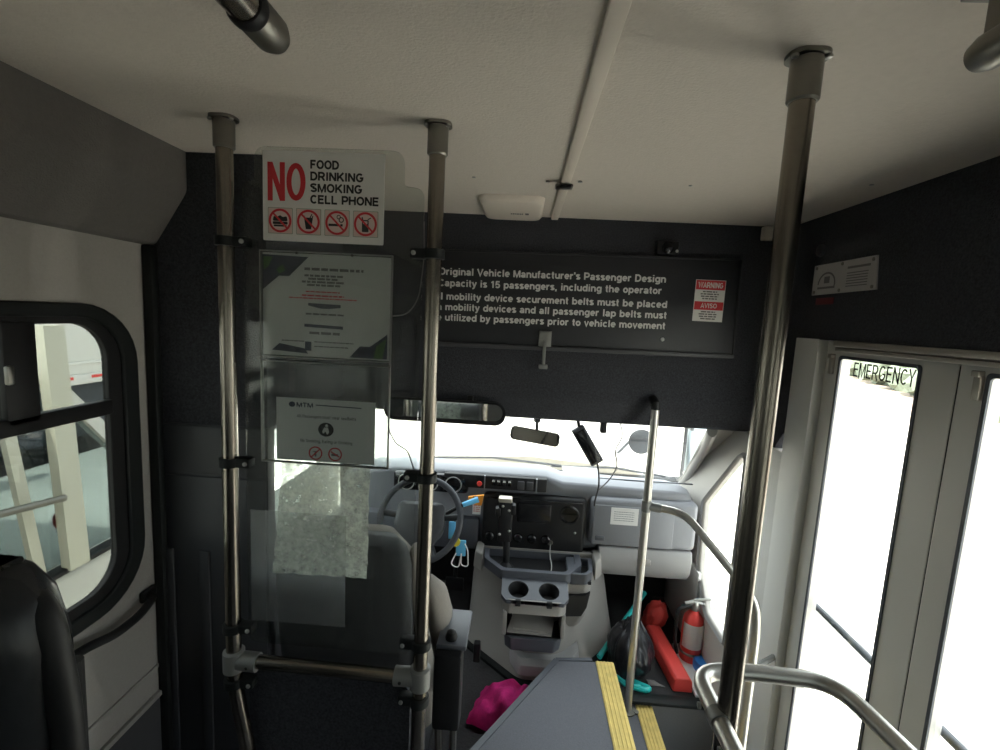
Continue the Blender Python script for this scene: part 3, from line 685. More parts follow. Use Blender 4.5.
# ---------------- NO sign
YP = YS-0.004
def on_y(y): return lambda u, v: (u, y, v)
t = thing('prohibition_sign', 'white sign with big red NO and four no symbols at the shield top', 'sign', (-0.462, YP, 0.14))
SX0, SX1, SZ0, SZ1 = -0.600, -0.325, 0.146, 0.341
SW, SH = SX1-SX0, SZ1-SZ0
bm = BM(); plate(bm, rect(SX0, SX1, SZ0, SZ1, 0.003), [], 'y', YP, YP+0.003); obj('sign_plate', bm, M['sign_white'], t)
def sp(a, b): return (SX0+a*SW, YP, SZ1-b*SH)
lettering('heading', 'N', M['red'], t, sp(0.045, 0.555), 0.137*SW, 0.425*SH, bold=0.14)
lettering('heading', 'O', M['red'], t, sp(0.202, 0.552), 0.150*SW, 0.425*SH, bold=0.14)
for i, (s, wd) in enumerate((('FOOD', 0.235), ('DRINKING', 0.435), ('SMOKING', 0.425), ('CELL PHONE', 0.565))):
    lettering('lettering', s, M['ink'], t, sp(0.395, 0.188+0.127*i), wd*SW, 0.093*SH, bold=0.23)
def ring(bm, c, r0_, r1_, y, n=36):
    plate(bm, [(c[0]+r1_*math.cos(2*math.pi*k/n), c[1]+r1_*math.sin(2*math.pi*k/n)) for k in range(n)], [[(c[0]+r0_*math.cos(2*math.pi*k/n), c[1]+r0_*math.sin(2*math.pi*k/n)) for k in range(n)]], 'y', y, y-0.0006)
def bar2(bm, a, b, wd, y, t_=0.0006):
    a = Vector(a); b = Vector(b); d = (b-a).normalized()*wd/2; n = Vector((-d.y, d.x))
    plate(bm, [tuple(a+n), tuple(b+n), tuple(b-n), tuple(a-n)], [], 'y', y, y-t_)
for i in range(4):
    cx = SX0+SW*(0.145+0.236*i); cz = SZ1-SH*0.775; r = 0.026
    bm = BM(); plate(bm, rect(cx-0.0285, cx+0.0285, cz-0.0285, cz+0.0285, 0.002), [], 'y', YP, YP-0.0004); pg = obj('pictogram', bm, M['olive_line'], t)
    bm = BM(); plate(bm, rect(cx-0.0272, cx+0.0272, cz-0.0272, cz+0.0272, 0.002), [], 'y', YP-0.0004, YP-0.0007); obj('field', bm, M['pink_bg'], pg)
    yy = YP-0.0007; bm = BM()
    if i == 0:
        plate(bm, round_poly([(cx-0.017, cz-0.001), (cx+0.017, cz-0.001), (cx+0.015, cz+0.010), (cx+0.006, cz+0.008), (cx, cz+0.012), (cx-0.007, cz+0.008), (cx-0.015, cz+0.010)], .003), [], 'y', yy, yy-0.0004)
        plate(bm, rect(cx-0.017, cx+0.017, cz-0.008, cz-0.002, 0.002), [], 'y', yy, yy-0.0004); plate(bm, rect(cx-0.015, cx+0.015, cz-0.013, cz-0.009, 0.002), [], 'y', yy, yy-0.0004)
    elif i == 1:
        plate(bm, [(cx-0.010, cz+0.009), (cx+0.010, cz+0.009), (cx+0.006, cz-0.016), (cx-0.006, cz-0.016)], [], 'y', yy, yy-0.0004); bar2(bm, (cx+0.003, cz+0.008), (cx+0.008, cz+0.017), .002, yy, .0004)
        bar2(bm, (cx-0.009, cz+0.009), (cx-0.010, cz+0.013), .002, yy, .0004); bar2(bm, (cx+0.009, cz+0.009), (cx+0.010, cz+0.013), .002, yy, .0004)
    elif i == 2:
        plate(bm, rect(cx-0.019, cx+0.006, cz-0.007, cz-0.002), [], 'y', yy, yy-0.0004); plate(bm, rect(cx+0.008, cx+0.013, cz-0.007, cz-0.002), [], 'y', yy, yy-0.0004)
        ring(bm, (cx+0.010, cz+0.007), 0.004, 0.006, yy, 16); ring(bm, (cx+0.004, cz+0.013), 0.003, 0.0046, yy, 16)
    else:
        plate(bm, rect(cx-0.008, cx+0.007, cz-0.017, cz+0.009, 0.002), [rect(cx-0.0055, cx+0.0045, cz+0.0005, cz+0.0065)], 'y', yy, yy-0.0004); bar2(bm, (cx-0.006, cz+0.008), (cx-0.008, cz+0.015), .0025, yy, .0004); bar2(bm, (cx+0.005, cz+0.010), (cx+0.012, cz+0.014), .002, yy, .0004)
    obj('symbol', bm, M['ink'], pg)
    bm = BM(); ring(bm, (cx, cz), r-0.0048, r, yy-0.0004); q = (r-0.002)*0.7071; bar2(bm, (cx-q, cz+q), (cx+q, cz-q), 0.004, yy-0.0004); obj('red_ring', bm, M['red'], pg)

# ---------------- notices in clear sleeves
t = thing('document_sleeve', 'clear hanging document sleeve under the red NO sign', 'document sleeve', (-0.45, YP, -0.37))
bm = BM(); plate(bm, rect(-0.604, -0.300, -0.368, 0.124, 0.004), [], 'y', YP-0.0105, YP-0.0095)
obj('front_sheet', bm, M['sleeve'], t)
bm = BM()
for u in (-0.604, -0.3025): box(bm, u, u+0.0025, YP-0.012, YP, -0.368, 0.124, .0008)
for v in (-0.368, -0.117, -0.128, 0.121): box(bm, -0.604, -0.300, YP-0.012, YP, v, v+0.0025, .0008)
obj('edge_strip', bm, M['fitting'], t)
bm = BM()
bm.free()
for u in (-0.516, -0.390):
    bm = BM(); disc(bm, (u, YP-0.012, 0.119), 0.003, 0.003, (0, -1, 0), 10); obj('hanging_hole', bm, M['ink'], t)
YD = YP-0.004
t = thing('notice_sheet', 'white printed notice with navy and green corners in the upper sleeve', 'notice', (-0.45, YD, -0.115))
DX0, DX1, DZ0, DZ1 = -0.600, -0.305, -0.113, 0.119
DW, DH = DX1-DX0, DZ1-DZ0
def dp(a, b): return (DX0+a*DW, DZ1-b*DH)
bm = BM(); plate(bm, rect(DX0, DX1, DZ0, DZ1), [], 'y', YD, YD+0.001); obj('sheet', bm, M['paper'], t)
def poly_on(bm, pts, y, th=0.0005): plate(bm, pts, [], 'y', y, y-th)
bm = BM(); poly_on(bm, [dp(0, 0.02), dp(0.36, 0.03), dp(0.21, 0.22), dp(0.13, 0.22), dp(0, 0.36)], YD); c1 = obj('corner_graphic', bm, M['navy'], t)
bm = BM(); poly_on(bm, [dp(0.01, 0.04), dp(0.08, 0.04), dp(0.05, 0.13), dp(0.01, 0.17)], YD-0.0005); poly_on(bm, [dp(0.11, 0.16), dp(0.16, 0.11), dp(0.18, 0.17), dp(0.13, 0.2)], YD-0.0005); obj('green_facet', bm, M['green_pr'], c1)
bm = BM(); poly_on(bm, [dp(0.69, 0.985), dp(0.77, 0.87), dp(0.85, 0.87), dp(0.985, 0.74), dp(0.985, 0.985)], YD); c2 = obj('corner_graphic', bm, M['navy'], t)
bm = BM(); poly_on(bm, [dp(0.88, 0.985), dp(0.90, 0.86), dp(0.98, 0.78), dp(0.95, 0.985)], YD-0.0005); obj('green_facet', bm, M['green_pr'], c2)
bm = BM(); poly_on(bm, [dp(0.07, 0.95), dp(0.13, 0.88), dp(0.33, 0.92), dp(0.36, 0.97)], YD); poly_on(bm, [dp(0.335, 0.85), dp(0.385, 0.85), dp(0.385, 0.94), dp(0.335, 0.94)], YD); obj('corner_graphic', bm, M['navy'], t)
o0 = Vector((0, YD, 0))
def rows(l): return [(DX0+a*DW, DX0+b*DW, DZ1-c*DH, h*DH) for a, b, c, h in l]
for nm, l, sd_ in (('title_line', [(0.33, 0.79, 0.155, 0.026)], 3), ('body_lines', [(0.33, 0.63, 0.215, 0.02), (0.36, 0.60, 0.245, 0.02), (0.31, 0.64, 0.275, 0.02), (0.35, 0.61, 0.305, 0.02)], 4),
                   ('contact_line', [(0.34, 0.64, 0.585, 0.018)], 5), ('phone_line', [(0.37, 0.61, 0.775, 0.026)], 6), ('address_line', [(0.15, 0.33, 0.855, 0.012)], 8), ('footer_lines', [(0.41, 0.72, 0.855, 0.012), (0.41, 0.68, 0.90, 0.012)], 7)):
    bm = BM(); bars(bm, rows(l), o0, seed=sd_); obj(nm, bm, M['ink_grey'], t)
bm = BM(); bars(bm, rows([(0.34, 0.61, 0.365, 0.012), (0.31, 0.64, 0.405, 0.016), (0.21, 0.74, 0.43, 0.012)]), o0, seed=5); obj('red_lines', bm, M['red'], t)
bm = BM(); poly_on(bm, [dp(0.36, 0.47), dp(0.615, 0.475), dp(0.615, 0.505), dp(0.52, 0.52), dp(0.46, 0.52), dp(0.36, 0.495)], YD); poly_on(bm, [dp(0.33, 0.675), dp(0.635, 0.685), dp(0.635, 0.715), dp(0.33, 0.705)], YD); obj('navy_heading', bm, M['navy'], t)
# safety notice in the lower sleeve
t = thing('safety_notice', 'small white safety notice with seat belt symbol in the lower sleeve', 'notice', (-0.45, YD, -0.366))
NX0, NX1, NZ0, NZ1 = -0.570, -0.334, -0.362, -0.212
NW, NH = NX1-NX0, NZ1-NZ0
def np_(a, b): return (NX0+a*NW, NZ1-b*NH)
bm = BM(); plate(bm, rect(NX0, NX1, NZ0, NZ1), [], 'y', YD, YD+0.001); obj('sheet', bm, M['paper'], t)
def nl(name, s, a, b, wd, h, m, bold=0.15): 
    q = np_(a, b); return lettering(name, s, m, t, (q[0], YD, q[1]), wd*NW, h*NH, bold=bold)
nl('logo_lettering', 'MTM', 0.205, 0.135, 0.17, 0.07, M['navy'], 0.24)
bm = BM(); c = np_(0.16, 0.10); poly_on(bm, [(c[0]+0.0075*math.cos(k*math.pi/10), c[1]+0.0065*math.sin(k*math.pi/10)) for k in range(20)], YD); poly_on(bm, [np_(0.40, 0.085), np_(0.86, 0.095), np_(0.86, 0.11), np_(0.40, 0.10)], YD, .0003); obj('logo', bm, M['navy'], t)
nl('lettering', 'All Passengers must wear seatbelts', 0.21, 0.305, 0.60, 0.055, M['ink_grey'], 0.15)
nl('lettering', 'No Smoking, Eating or Drinking', 0.245, 0.695, 0.53, 0.055, M['ink_grey'], 0.15)
bm = BM(); c = np_(0.505, 0.475); R2 = 0.0185; poly_on(bm, [(c[0]+R2*math.cos(k*math.pi/16), c[1]+R2*0.9*math.sin(k*math.pi/16)) for k in range(32)], YD); bs = obj('belt_symbol', bm, M['ink'], t)
bm = BM()
poly_on(bm, [(c[0]+0.002+0.0035*math.cos(k*math.pi/8), c[1]+0.0095+0.0035*math.sin(k*math.pi/8)) for k in range(16)], YD-0.0005)
poly_on(bm, [(c[0]-0.004, c[1]+0.005), (c[0]+0.005, c[1]+0.005), (c[0]+0.008, c[1]-0.006), (c[0]+0.003, c[1]-0.012), (c[0]-0.001, c[1]-0.004), (c[0]-0.006, c[1]-0.010), (c[0]-0.009, c[1]-0.005)], YD-0.0005)
obj('seated_figure', bm, M['sign_white'], bs)
for k, cx in enumerate((0.40, 0.60)):
    c = np_(cx, 0.865); bm = BM(); ring(bm, c, 0.0135, 0.0165, YD); q = 0.0105
    bar2(bm, (c[0]-q, c[1]-q), (c[0]+q, c[1]+q), 0.003, YD) if k == 0 else bar2(bm, (c[0]-q, c[1]+q*0.6), (c[0]+q, c[1]-q*0.6), 0.003, YD)
    pg = obj('prohibition_ring', bm, M['red'], t)
    bm = BM()
    if k == 0: bar2(bm, (c[0]-0.006, c[1]+0.004), (c[0]+0.006, c[1]+0.004), 0.002, YD, .0004); bar2(bm, (c[0], c[1]-0.008), (c[0], c[1]+0.004), 0.004, YD, .0004)
    else: plate(bm, rect(c[0]-0.009, c[0]+0.007, c[1]-0.004, c[1]+0.001), [], 'y', YD, YD-0.0004)
    obj('symbol', bm, M['ink_grey'], pg)

# ================================================================== HEADER FITTINGS
t = thing('capacity_board', 'black board with white passenger capacity lettering on the front wall', 'sign board', (0.24, YH, -0.13))
bm = BM(); box(bm, -0.360, 0.830, YH-0.016, YH+0.004, -0.105, 0.258, .003); bd = obj('panel', bm, M['board'], t)
bm = BM(); box(bm, -0.360, 0.835, YH-0.024, YH+0.004, -0.122, -0.105, .003); obj('lower_rail', bm, M['board_trim'], t)
bm = BM(); box(bm, 0.828, 0.836, YH-0.020, YH+0.004, -0.105, 0.262, .002); box(bm, -0.36, 0.836, YH-0.020, YH+0.004, 0.256, 0.264, .002); obj('edge_frame', bm, M['board'], t); t.rotation_euler = (0, -0.012, 0)
yb = YH-0.0165
TX = -0.385+0.037
for s, x0, x1, z, hgt in (("Original Vehicle Manufacturer's Passenger Design", -0.348, 0.548, 0.181, 0.0275),
                     ("Capacity is 15 passengers, including the operator", -0.350, 0.535, 0.136, 0.0275),
                     ("All mobility device securement belts must be placed", -0.376, 0.560, 0.083, 0.0275),
                     ("on mobility devices and all passenger lap belts must", -0.375, 0.562, 0.041, 0.0275),
                     ("be utilized by passengers prior to vehicle movement", -0.376, 0.560, -0.001, 0.0275)):
    lettering('lettering', s, M['letter'], t, (x0, yb, z-0.017), x1-x0, hgt, bold=0.22)
bm = BM(); lathe(bm, [(0.008, 0), (0.007, 0.004), (0, 0.005)], (0.553, yb, -0.058), (0, -1, 0), 12); obj('screw', bm, M['bolt'], t)
t = thing('board_latch', 'small worn metal swing latch hanging under the white lettering', 'latch', (0.09, YH-0.02, -0.19))
bm = BM(); box(bm, 0.062, 0.112, YH-0.028, YH-0.016, -0.108, -0.045, .002); obj('hasp_plate', bm, M['fitting'], t)
bm = BM(); box(bm, 0.080, 0.093, YH-0.034, YH-0.024, -0.190, -0.085, .002); box(bm, 0.068, 0.104, YH-0.036, YH-0.02, -0.198, -0.180, .003); obj('swing_arm', bm, M['fitting'], t)
t = thing('warning_sticker', 'red and white WARNING AVISO sticker right of the capacity lettering', 'sticker', (0.72, YH, 0.02))
bm = BM(); box(bm, 0.660, 0.775, YH-0.0175, YH-0.0155, 0.025, 0.186); obj('sheet', bm, M['sign_white'], t)
ys = YH-0.0175
for z0, z1, s, wd in ((0.148, 0.184, 'WARNING', 0.094), (0.070, 0.102, 'AVISO', 0.062)):
    bm = BM(); box(bm, 0.662, 0.773, ys-0.0006, ys, z0, z1); bd_ = obj('red_band', bm, M['red'], t)
    lettering('lettering', s, M['sign_white'], bd_, (0.7175-wd/2, ys-0.0007, z0+0.007), wd, (z1-z0)*0.6, bold=0.15)
bm = BM(); bars(bm, [(0.690, 0.745, 0.138, 0.005), (0.682, 0.752, 0.129, 0.005), (0.684, 0.750, 0.120, 0.005), (0.690, 0.746, 0.111, 0.005), (0.690, 0.745, 0.060, 0.005), (0.682, 0.752, 0.051, 0.005), (0.684, 0.750, 0.042, 0.005), (0.690, 0.746, 0.033, 0.005)], Vector((0, ys, 0)), seed=8); obj('small_print', bm, M['ink_grey'], t)
t = thing('dome_camera', 'small black camera on the front wall above the sticker', 'camera', (0.538, YH, 0.29))
bm = BM(); box(bm, 0.495, 0.580, YH-0.03, YH, 0.272, 0.326, .008); obj('housing', bm, M['black'], t)
bm = BM(); lathe(bm, [(0.022, 0), (0.020, 0.008), (0.012, 0.014), (0, 0.016)], (0.535, YH-0.03, 0.299), (0, -1, 0), 18); obj('lens', bm, M['blackgloss'], t)
bm = BM(); lathe(bm, [(0.006, 0), (0, 0.004)], (0.572, YH-0.03, 0.288), (0, -1, 0), 10); obj('indicator', bm, M['bolt'], t)
# wide interior mirror below the header
t = thing('interior_mirror', 'wide black framed mirror hanging under the front wall above the driver', 'mirror', (-0.30, 1.93, -0.45))
bm = BM()
mo = rect(-0.565, -0.055, -0.448, -0.350, 0.045, 8)
nv = [(u, 1.905, v) for u, v in mo]; loft(bm, [[(u, 1.930, v) for u, v in rect(-0.53, -0.09, -0.436, -0.362, 0.03, 8)], [(u, 1.915, v) for u, v in mo], nv]); obj('casing', bm, M['black'], t)
bm = BM(); plate(bm, rect(-0.552, -0.068, -0.428, -0.358, 0.034, 8), [], 'y', 1.9005, 1.905); obj('glass', bm, M['mirror'], t)
bm = BM(); box(bm, -0.40, -0.375, 1.925, 1.96, -0.40, -0.33, .004); box(bm, -0.22, -0.195, 1.925, 1.96, -0.40, -0.33, .004); obj('bracket', bm, M['black'], t)
# sign on right carpet panel
t = thing('wheelchair_sign', 'small metal rescue placard on the carpeted wall above the door', 'sign', (XR, 1.57, 0.12))
bm = BM(); plate(bm, [(1.718, 0.131), (1.415, 0.134), (1.428, 0.232), (1.720, 0.232)], [], 'x', XR-0.004, XR); obj('plate', bm, mat('placard_grey', (0.46, 0.44, 0.43), 0.5), t)
xs_ = XR-0.0045
bm = BM()
for k in range(14):
    a = math.pi*(0.0+1.0*k/13); solid_poly(bm, [(xs_, 1.645+0.040*math.cos(a), 0.165+0.034*math.sin(a)), (xs_, 1.645+0.046*math.cos(a), 0.165+0.040*math.sin(a)), (xs_, 1.645+0.046*math.cos(a+0.24), 0.165+0.040*math.sin(a+0.24)), (xs_, 1.645+0.040*math.cos(a+0.24), 0.165+0.034*math.sin(a+0.24))], (0.0006, 0, 0))
box(bm, xs_, xs_+0.0006, 1.600, 1.690, 0.150, 0.157); box(bm, xs_, xs_+0.0006, 1.630, 1.658, 0.168, 0.190); obj('diagram', bm, M['ink_grey'], t)
bm = BM(); box(bm, xs_, xs_+0.0006, 1.450, 1.548, 0.205, 0.212)
obj('headline', bm, M['ink_grey'], t); bm = BM()
for k in range(6): box(bm, xs_+0.0003, xs_+0.0006, 1.455, 1.548, 0.150+0.008*k, 0.153+0.008*k)
obj('printed_lines', bm, M['ink_grey'], t)
for y, z in ((1.705, 0.222), (1.575, 0.224), (1.44, 0.222), (1.705, 0.141), (1.575, 0.141), (1.432, 0.143)):
    bm = BM(); disc(bm, (XR-0.004, y, z), 0.0055, 0.002, (-1, 0, 0), 10); obj('rivet', bm, M['steel_dk'], t)
bm = BM(); box(bm, XR-0.004, XR, 1.60, 1.69, 0.098, 0.120, .001); tag(obj('marker_tape', bm, mat('faded_red_tape', (0.16, 0.02, 0.025), 0.7)), 'faded red tape strip below the metal placard above the door', 'tape')
bm = BM(); lathe(bm, [(0.022, 0), (0.020, 0.008), (0.012, 0.012), (0, 0.013)], (XR, 1.70, 0.282), (-1, 0, 0), 18); tag(obj('button_cap', bm, M['board_trim']), 'small round button cap on the carpet above the metal placard', 'button')
t = thing('speaker_bracket', 'small pale bracket at the ceiling corner behind the thick pole', 'bracket', (0.93, YH-0.02, 0.36))
bm = BM(); box(bm, 0.892, 0.935, YH-0.032, YH, 0.345, ZC-0.004, .004); obj('housing', bm, M['cream'], t)
# thin cable looping by the middle pole
bm = BM(); tube(bm, smooth_path([(-0.30, YP-0.006, -0.01), (-0.262, 1.05, -0.005), (-0.236, 1.042, 0.03), (-0.228, 1.05, 0.12), (-0.232, 1.055, 0.20)], 0.03), 0.0016, 6); tag(obj('wire', bm, M['ink_grey']), 'thin dark wire curling from the notice sleeve up the middle pole', 'cable', 'thin wires beside the middle pole')
bm = BM(); tube(bm, smooth_path([(-0.300, YP-0.012, -0.12), (-0.302, YP-0.010, -0.27), (-0.280, 1.05, -0.305), (-0.252, 1.045, -0.315), (-0.236, 1.045, -0.36)], 0.03), 0.0016, 6); tag(obj('wire', bm, M['ink_grey']), 'thin dark wire curling from the lower sleeve into the middle pole clamp', 'cable', 'thin wires beside the middle pole')

# ================================================================== DRIVER'S CAB
# dashboard
t = thing('dashboard', 'grey plastic dashboard across the cab under the windscreen', 'dashboard', (0.05, 2.5, -1.3))
bm = BM()
def dsec(x, top, lip, bot, yl=2.30):
    return [(x, 2.73, -0.935), (x, 2.50, top-0.015), (x, yl+0.06, top), (x, yl+0.01, top-0.012), (x, yl, lip), (x, yl+0.015, lip-0.05), (x, yl+0.03, bot+0.04), (x, yl+0.07, bot), (x, 2.73, bot)]
loft(bm, [dsec(-0.905, -0.86, -0.90, -1.20, 2.36), dsec(-0.80, -0.80, -0.84, -1.22, 2.33), dsec(-0.60, -0.775, -0.80, -1.20), dsec(0.10, -0.772, -0.80, -1.20), dsec(0.16, -0.775, -0.805, -1.20),
          dsec(0.24, -0.800, -0.845, -1.20), dsec(0.50, -0.806, -0.85, -1.18), dsec(0.80, -0.812, -0.855, -1.18), dsec(0.885, -0.83, -0.88, -1.17, 2.32), dsec(0.93, -0.88, -0.93, -1.12, 2.40)])
obj('upper_shell', bm, M['dash'], t, smooth=50, bevel=0.008)
bm = BM(); box(bm, -0.155, 0.366, 2.275, 2.33, -1.186, -0.884, .022, 4); rp = obj('radio_panel', bm, M['black'], t)
bm = BM(); box(bm, -0.135, 0.345, 2.268, 2.28, -0.905+0.0, -0.899, .002); box(bm, 0.02, 0.19, 2.268, 2.28, -1.02, -0.92, .006); obj('radio', bm, M['blackgloss'], rp)
for i, x in enumerate((-0.115, -0.05, 0.03, 0.10, 0.17)):
    bm = BM(); lathe(bm, [(0.024, 0), (0.022, 0.012), (0.018, 0.016), (0, 0.017)], (x, 2.276, -1.105), (0, -1, 0), 18); obj('knob', bm, M['blackgloss'], rp)
bm = BM(); lathe(bm, [(0.048, 0), (0.048, 0.006), (0.040, 0.010), (0.036, 0.004), (0, 0.004)], (0.283, 2.276, -0.965), (0, -1, 0), 24); box(bm, 0.238, 0.328, 2.262, 2.276, -0.969, -0.961); obj('air_vent', bm, M['blackgloss'], rp)
bm = BM(); lathe(bm, [(0.014, 0), (0.012, 0.006), (0, 0.007)], (0.195, 2.274, -1.12), (0, -1, 0), 14); obj('power_socket', bm, M['steel_dk'], rp)
bm = BM(); lathe(bm, [(0.008, 0), (0, 0.006)], (0.316, 2.276, -1.06), (0, -1, 0), 10); obj('indicator', bm, M['bolt'], rp)
bm = BM(); box(bm, -0.36, 0.160, 2.276, 2.33, -0.862, -0.792, .008)
sw = obj('switch_panel', bm, M['black'], t)
for k in range(4):
    bm = BM(); box(bm, -0.118+0.027*k, -0.098+0.027*k, 2.266, 2.278, -0.838, -0.806, .003); s_ = obj('rocker_switch', bm, M['blackgloss'], sw)
    bm = BM(); box(bm, -0.114+0.027*k, -0.102+0.027*k, 2.2645, 2.267, -0.818, -0.811); obj('marking', bm, M['letter'], s_)
for x in (0.03, 0.075):
    bm = BM(); box(bm, x-0.017, x+0.017, 2.268, 2.278, -0.852, -0.808, .004); obj('blank_plate', bm, M['board_trim'], sw)
bm = BM(); lathe(bm, [(0.014, 0), (0.012, 0.012), (0, 0.014)], (-0.178, 2.278, -0.835), (0, -1, 0), 14); obj('hazard_button', bm, M['redbox'], sw)
bm = BM(); box(bm, -0.155, -0.150, 2.262, 2.28, -0.862, -0.790); box(bm, 0.105, 0.111, 2.262, 2.28, -0.862, -0.790); obj('divider', bm, M['dash'], sw)
bm = BM(); box(bm, -0.62, -0.235, 2.275, 2.32, -0.90, -0.80, .02); ic = obj('instrument_cluster', bm, M['blackgloss'], t)
for x in (-0.55, -0.43, -0.31):
    bm = BM(); torus(bm, (x, 2.272, -0.85), 0.04, 0.003, (0, 1, 0), 24, 6); obj('gauge', bm, M['dash_lt'], ic)
bm = BM(); box(bm, -0.80, -0.17, 2.29, 2.36, -1.20, -1.03, .02); obj('knee_panel', bm, M['console_dk'], t)
# glove box side
bm = BM(); box(bm, 0.385, 0.915, 2.272, 2.36, -1.115, -0.868, .025, 4); gl_ = obj('glove_panel', bm, M['dash'], t)
bm = BM(); box(bm, 0.40, 0.80, 2.266, 2.28, -1.108, -0.90, .006); obj('airbag_cover', bm, M['dash'], gl_)
bm = BM()
loft(bm, [[(x, 2.275, -1.120), (x, 2.262, -1.16), (x, 2.275, -1.24), (x, 2.31, -1.285), (x, 2.40, -1.285), (x, 2.40, -1.120)] for x in (0.440, 0.46, 0.89, 0.905)]); gd = obj('glove_box_door', bm, M['dash_lt'], t, bevel=0.006)
bm = BM(); box(bm, 0.640, 0.70, 2.252, 2.276, -1.20, -1.165, .008); obj('latch', bm, M['console'], gd)
bm = BM(); box(bm, 0.415, 0.462, 2.262, 2.276, -1.085, -1.060, .004); box(bm, 0.421, 0.456, 2.260, 2.266, -1.080, -1.065, .002); obj('socket_cover', bm, M['console_dk'], gl_)
# defrost bin on top
bm = BM(); box(bm, 0.26, 0.46, 2.50, 2.62, -0.832, -0.822, .004); obj('top_tray_lip', bm, M['dash_lt'], t)
bm = BM(); box(bm, 0.43, 0.92, 2.40, 2.41, -0.812, -0.806, .002); obj('top_seam', bm, M['console_dk'], t)
bm = BM(); box(bm, 0.485, 0.62, 2.264, 2.267, -0.995, -0.908); tag(obj('paper_label', bm, M['paper']), 'white paper label stuck on the dashboard right of the vent', 'label')
bm = BM(); bars(bm, [(0.50, 0.60, -0.93-0.011*k, 0.003) for k in range(5)], Vector((0, 2.2638, 0)), seed=11)
pl_ = obj('printed_lines', bm, M['dash'], bpy.data.objects['paper_label'])
# steering wheel
wc = Vector((-0.425, 2.04, -0.935)); wn = Vector((-0.03, -math.cos(math.radians(30)), math.sin(math.radians(30)))).normalized()
t = thing('steering_wheel', 'dark steering wheel seen behind the middle pole', 'steering wheel', tuple(wc))
bm = BM(); torus(bm, wc, 0.185, 0.0145, wn, 56, 12); obj('rim', bm, M['grip'], t)
e1 = Vector((1, 0, 0)); e1 = (e1-wn*e1.dot(wn)).normalized(); e2 = wn.cross(e1); e2 = e2 if e2.z > 0 else -e2
bm = BM()
def wpt(a, b, c): return wc+e1*a+e2*b+wn*c
hubp = round_poly([(-0.105, 0.075), (0.105, 0.075), (0.115, -0.03), (0.065, -0.125), (-0.065, -0.125), (-0.115, -0.03)], .03)
loft(bm, [[wpt(u, v, -0.03) for u, v in hubp], [wpt(u, v, 0.012) for u, v in hubp], [wpt(u*0.8, v*0.8, 0.025) for u, v in hubp]]); obj('airbag_hub', bm, M['plastic_dk'], t)
for a, b in ((0.185, 0.02), (-0.185, 0.02), (0.09, -0.160), (-0.09, -0.160)):
    bm = BM(); tube(bm, [wpt(a*0.3, b*0.3, -0.01), wpt(a*0.7, b*0.7, -0.012), wpt(a*0.97, b*0.97, 0)], 0.015, 10, ry=0.010); obj('spoke', bm, M['plastic_dk'], t)
bm = BM(); tube(bm, [wpt(0, 0, -0.03), wpt(0, -0.01, -0.16), wpt(0, -0.02, -0.30)], [0.05, 0.06, 0.065], 16); obj('column', bm, M['console_dk'], t)
bm = BM(); tube(bm, [wpt(0.05, 0.0, -0.08), (-0.25, 2.07, -0.875), (-0.165, 2.09, -0.845)], [0.008, 0.009, 0.012], 10); st = obj('column_stalk', bm, M['black'], t)
bm = BM(); tube(bm, [(-0.235, 2.072, -0.868), (-0.165, 2.088, -0.843)], [0.0115, 0.014], 10); obj('stalk_grip', bm, M['skyblue'], st)
# key bunch under the wheel
t = thing('key_bunch', 'bunch of keys with blue and yellow tags hanging beside the steering column', 'keys', (-0.235, 2.13, -1.19))
bm = BM(); torus(bm, (-0.285, 2.10, -0.965), 0.012, 0.002, (0, 1, 0), 16, 6); obj('ring', bm, M['steel'], t)
bm = BM(); box(bm, -0.300, -0.268, 2.095, 2.104, -1.05, -0.965, .003); obj('blue_tag', bm, M['skyblue'], t)
bm = BM(); lathe(bm, [(0.022, 0), (0.022, 0.006)], (-0.262, 2.085, -1.055), (0, -1, 0), 16); obj('yellow_tag', bm, M['yellowtag'], t)
bm = BM(); box(bm, -0.262, -0.215, 2.10, 2.108, -1.135, -1.055, .004); obj('blue_card', bm, M['skyblue'], t)
bm = BM(); tube(bm, smooth_path([(-0.26, 2.10, -1.12), (-0.285, 2.10, -1.18), (-0.245, 2.10, -1.195), (-0.235, 2.10, -1.13)], 0.02), 0.003, 6); tube(bm, smooth_path([(-0.235, 2.10, -1.12), (-0.235, 2.10, -1.18), (-0.200, 2.10, -1.185), (-0.205, 2.10, -1.10), (-0.22, 2.1, -1.07)], 0.02), 0.003, 6); obj('ear_loop', bm, M['whitepl'], t)
# orange tag and sticker
t = thing('orange_tag', 'orange plastic tag hanging beside the steering column stalk', 'tag', (-0.18, 2.2, -0.93))
bm = BM(); solid_poly(bm, [(-0.222, 2.17, -0.866), (-0.146, 2.17, -0.852), (-0.155, 2.17, -0.908), (-0.220, 2.17, -0.902)], (0, 0.012, 0)); obj('tag_body', bm, M['orange'], t, bevel=0.003)
bm = BM(); tube(bm, [(-0.185, 2.176, -0.862), (-0.19, 2.12, -0.845)], 0.003, 6); obj('cord', bm, M['black'], t)
bm = BM(); box(bm, -0.207, -0.166, 2.268, 2.2745, -0.995, -0.928); t = tag(obj('dash_sticker', bm, M['sign_white']), 'small white sticker with red print below the orange tag', 'sticker')
bm = BM(); bars(bm, [(-0.203, -0.170, -0.94-0.010*k, 0.005) for k in range(5)], Vector((0, 2.268, 0)), seed=13); obj('red_lines', bm, mat('faded_red_print', (0.6, 0.25, 0.25), 0.6), t)
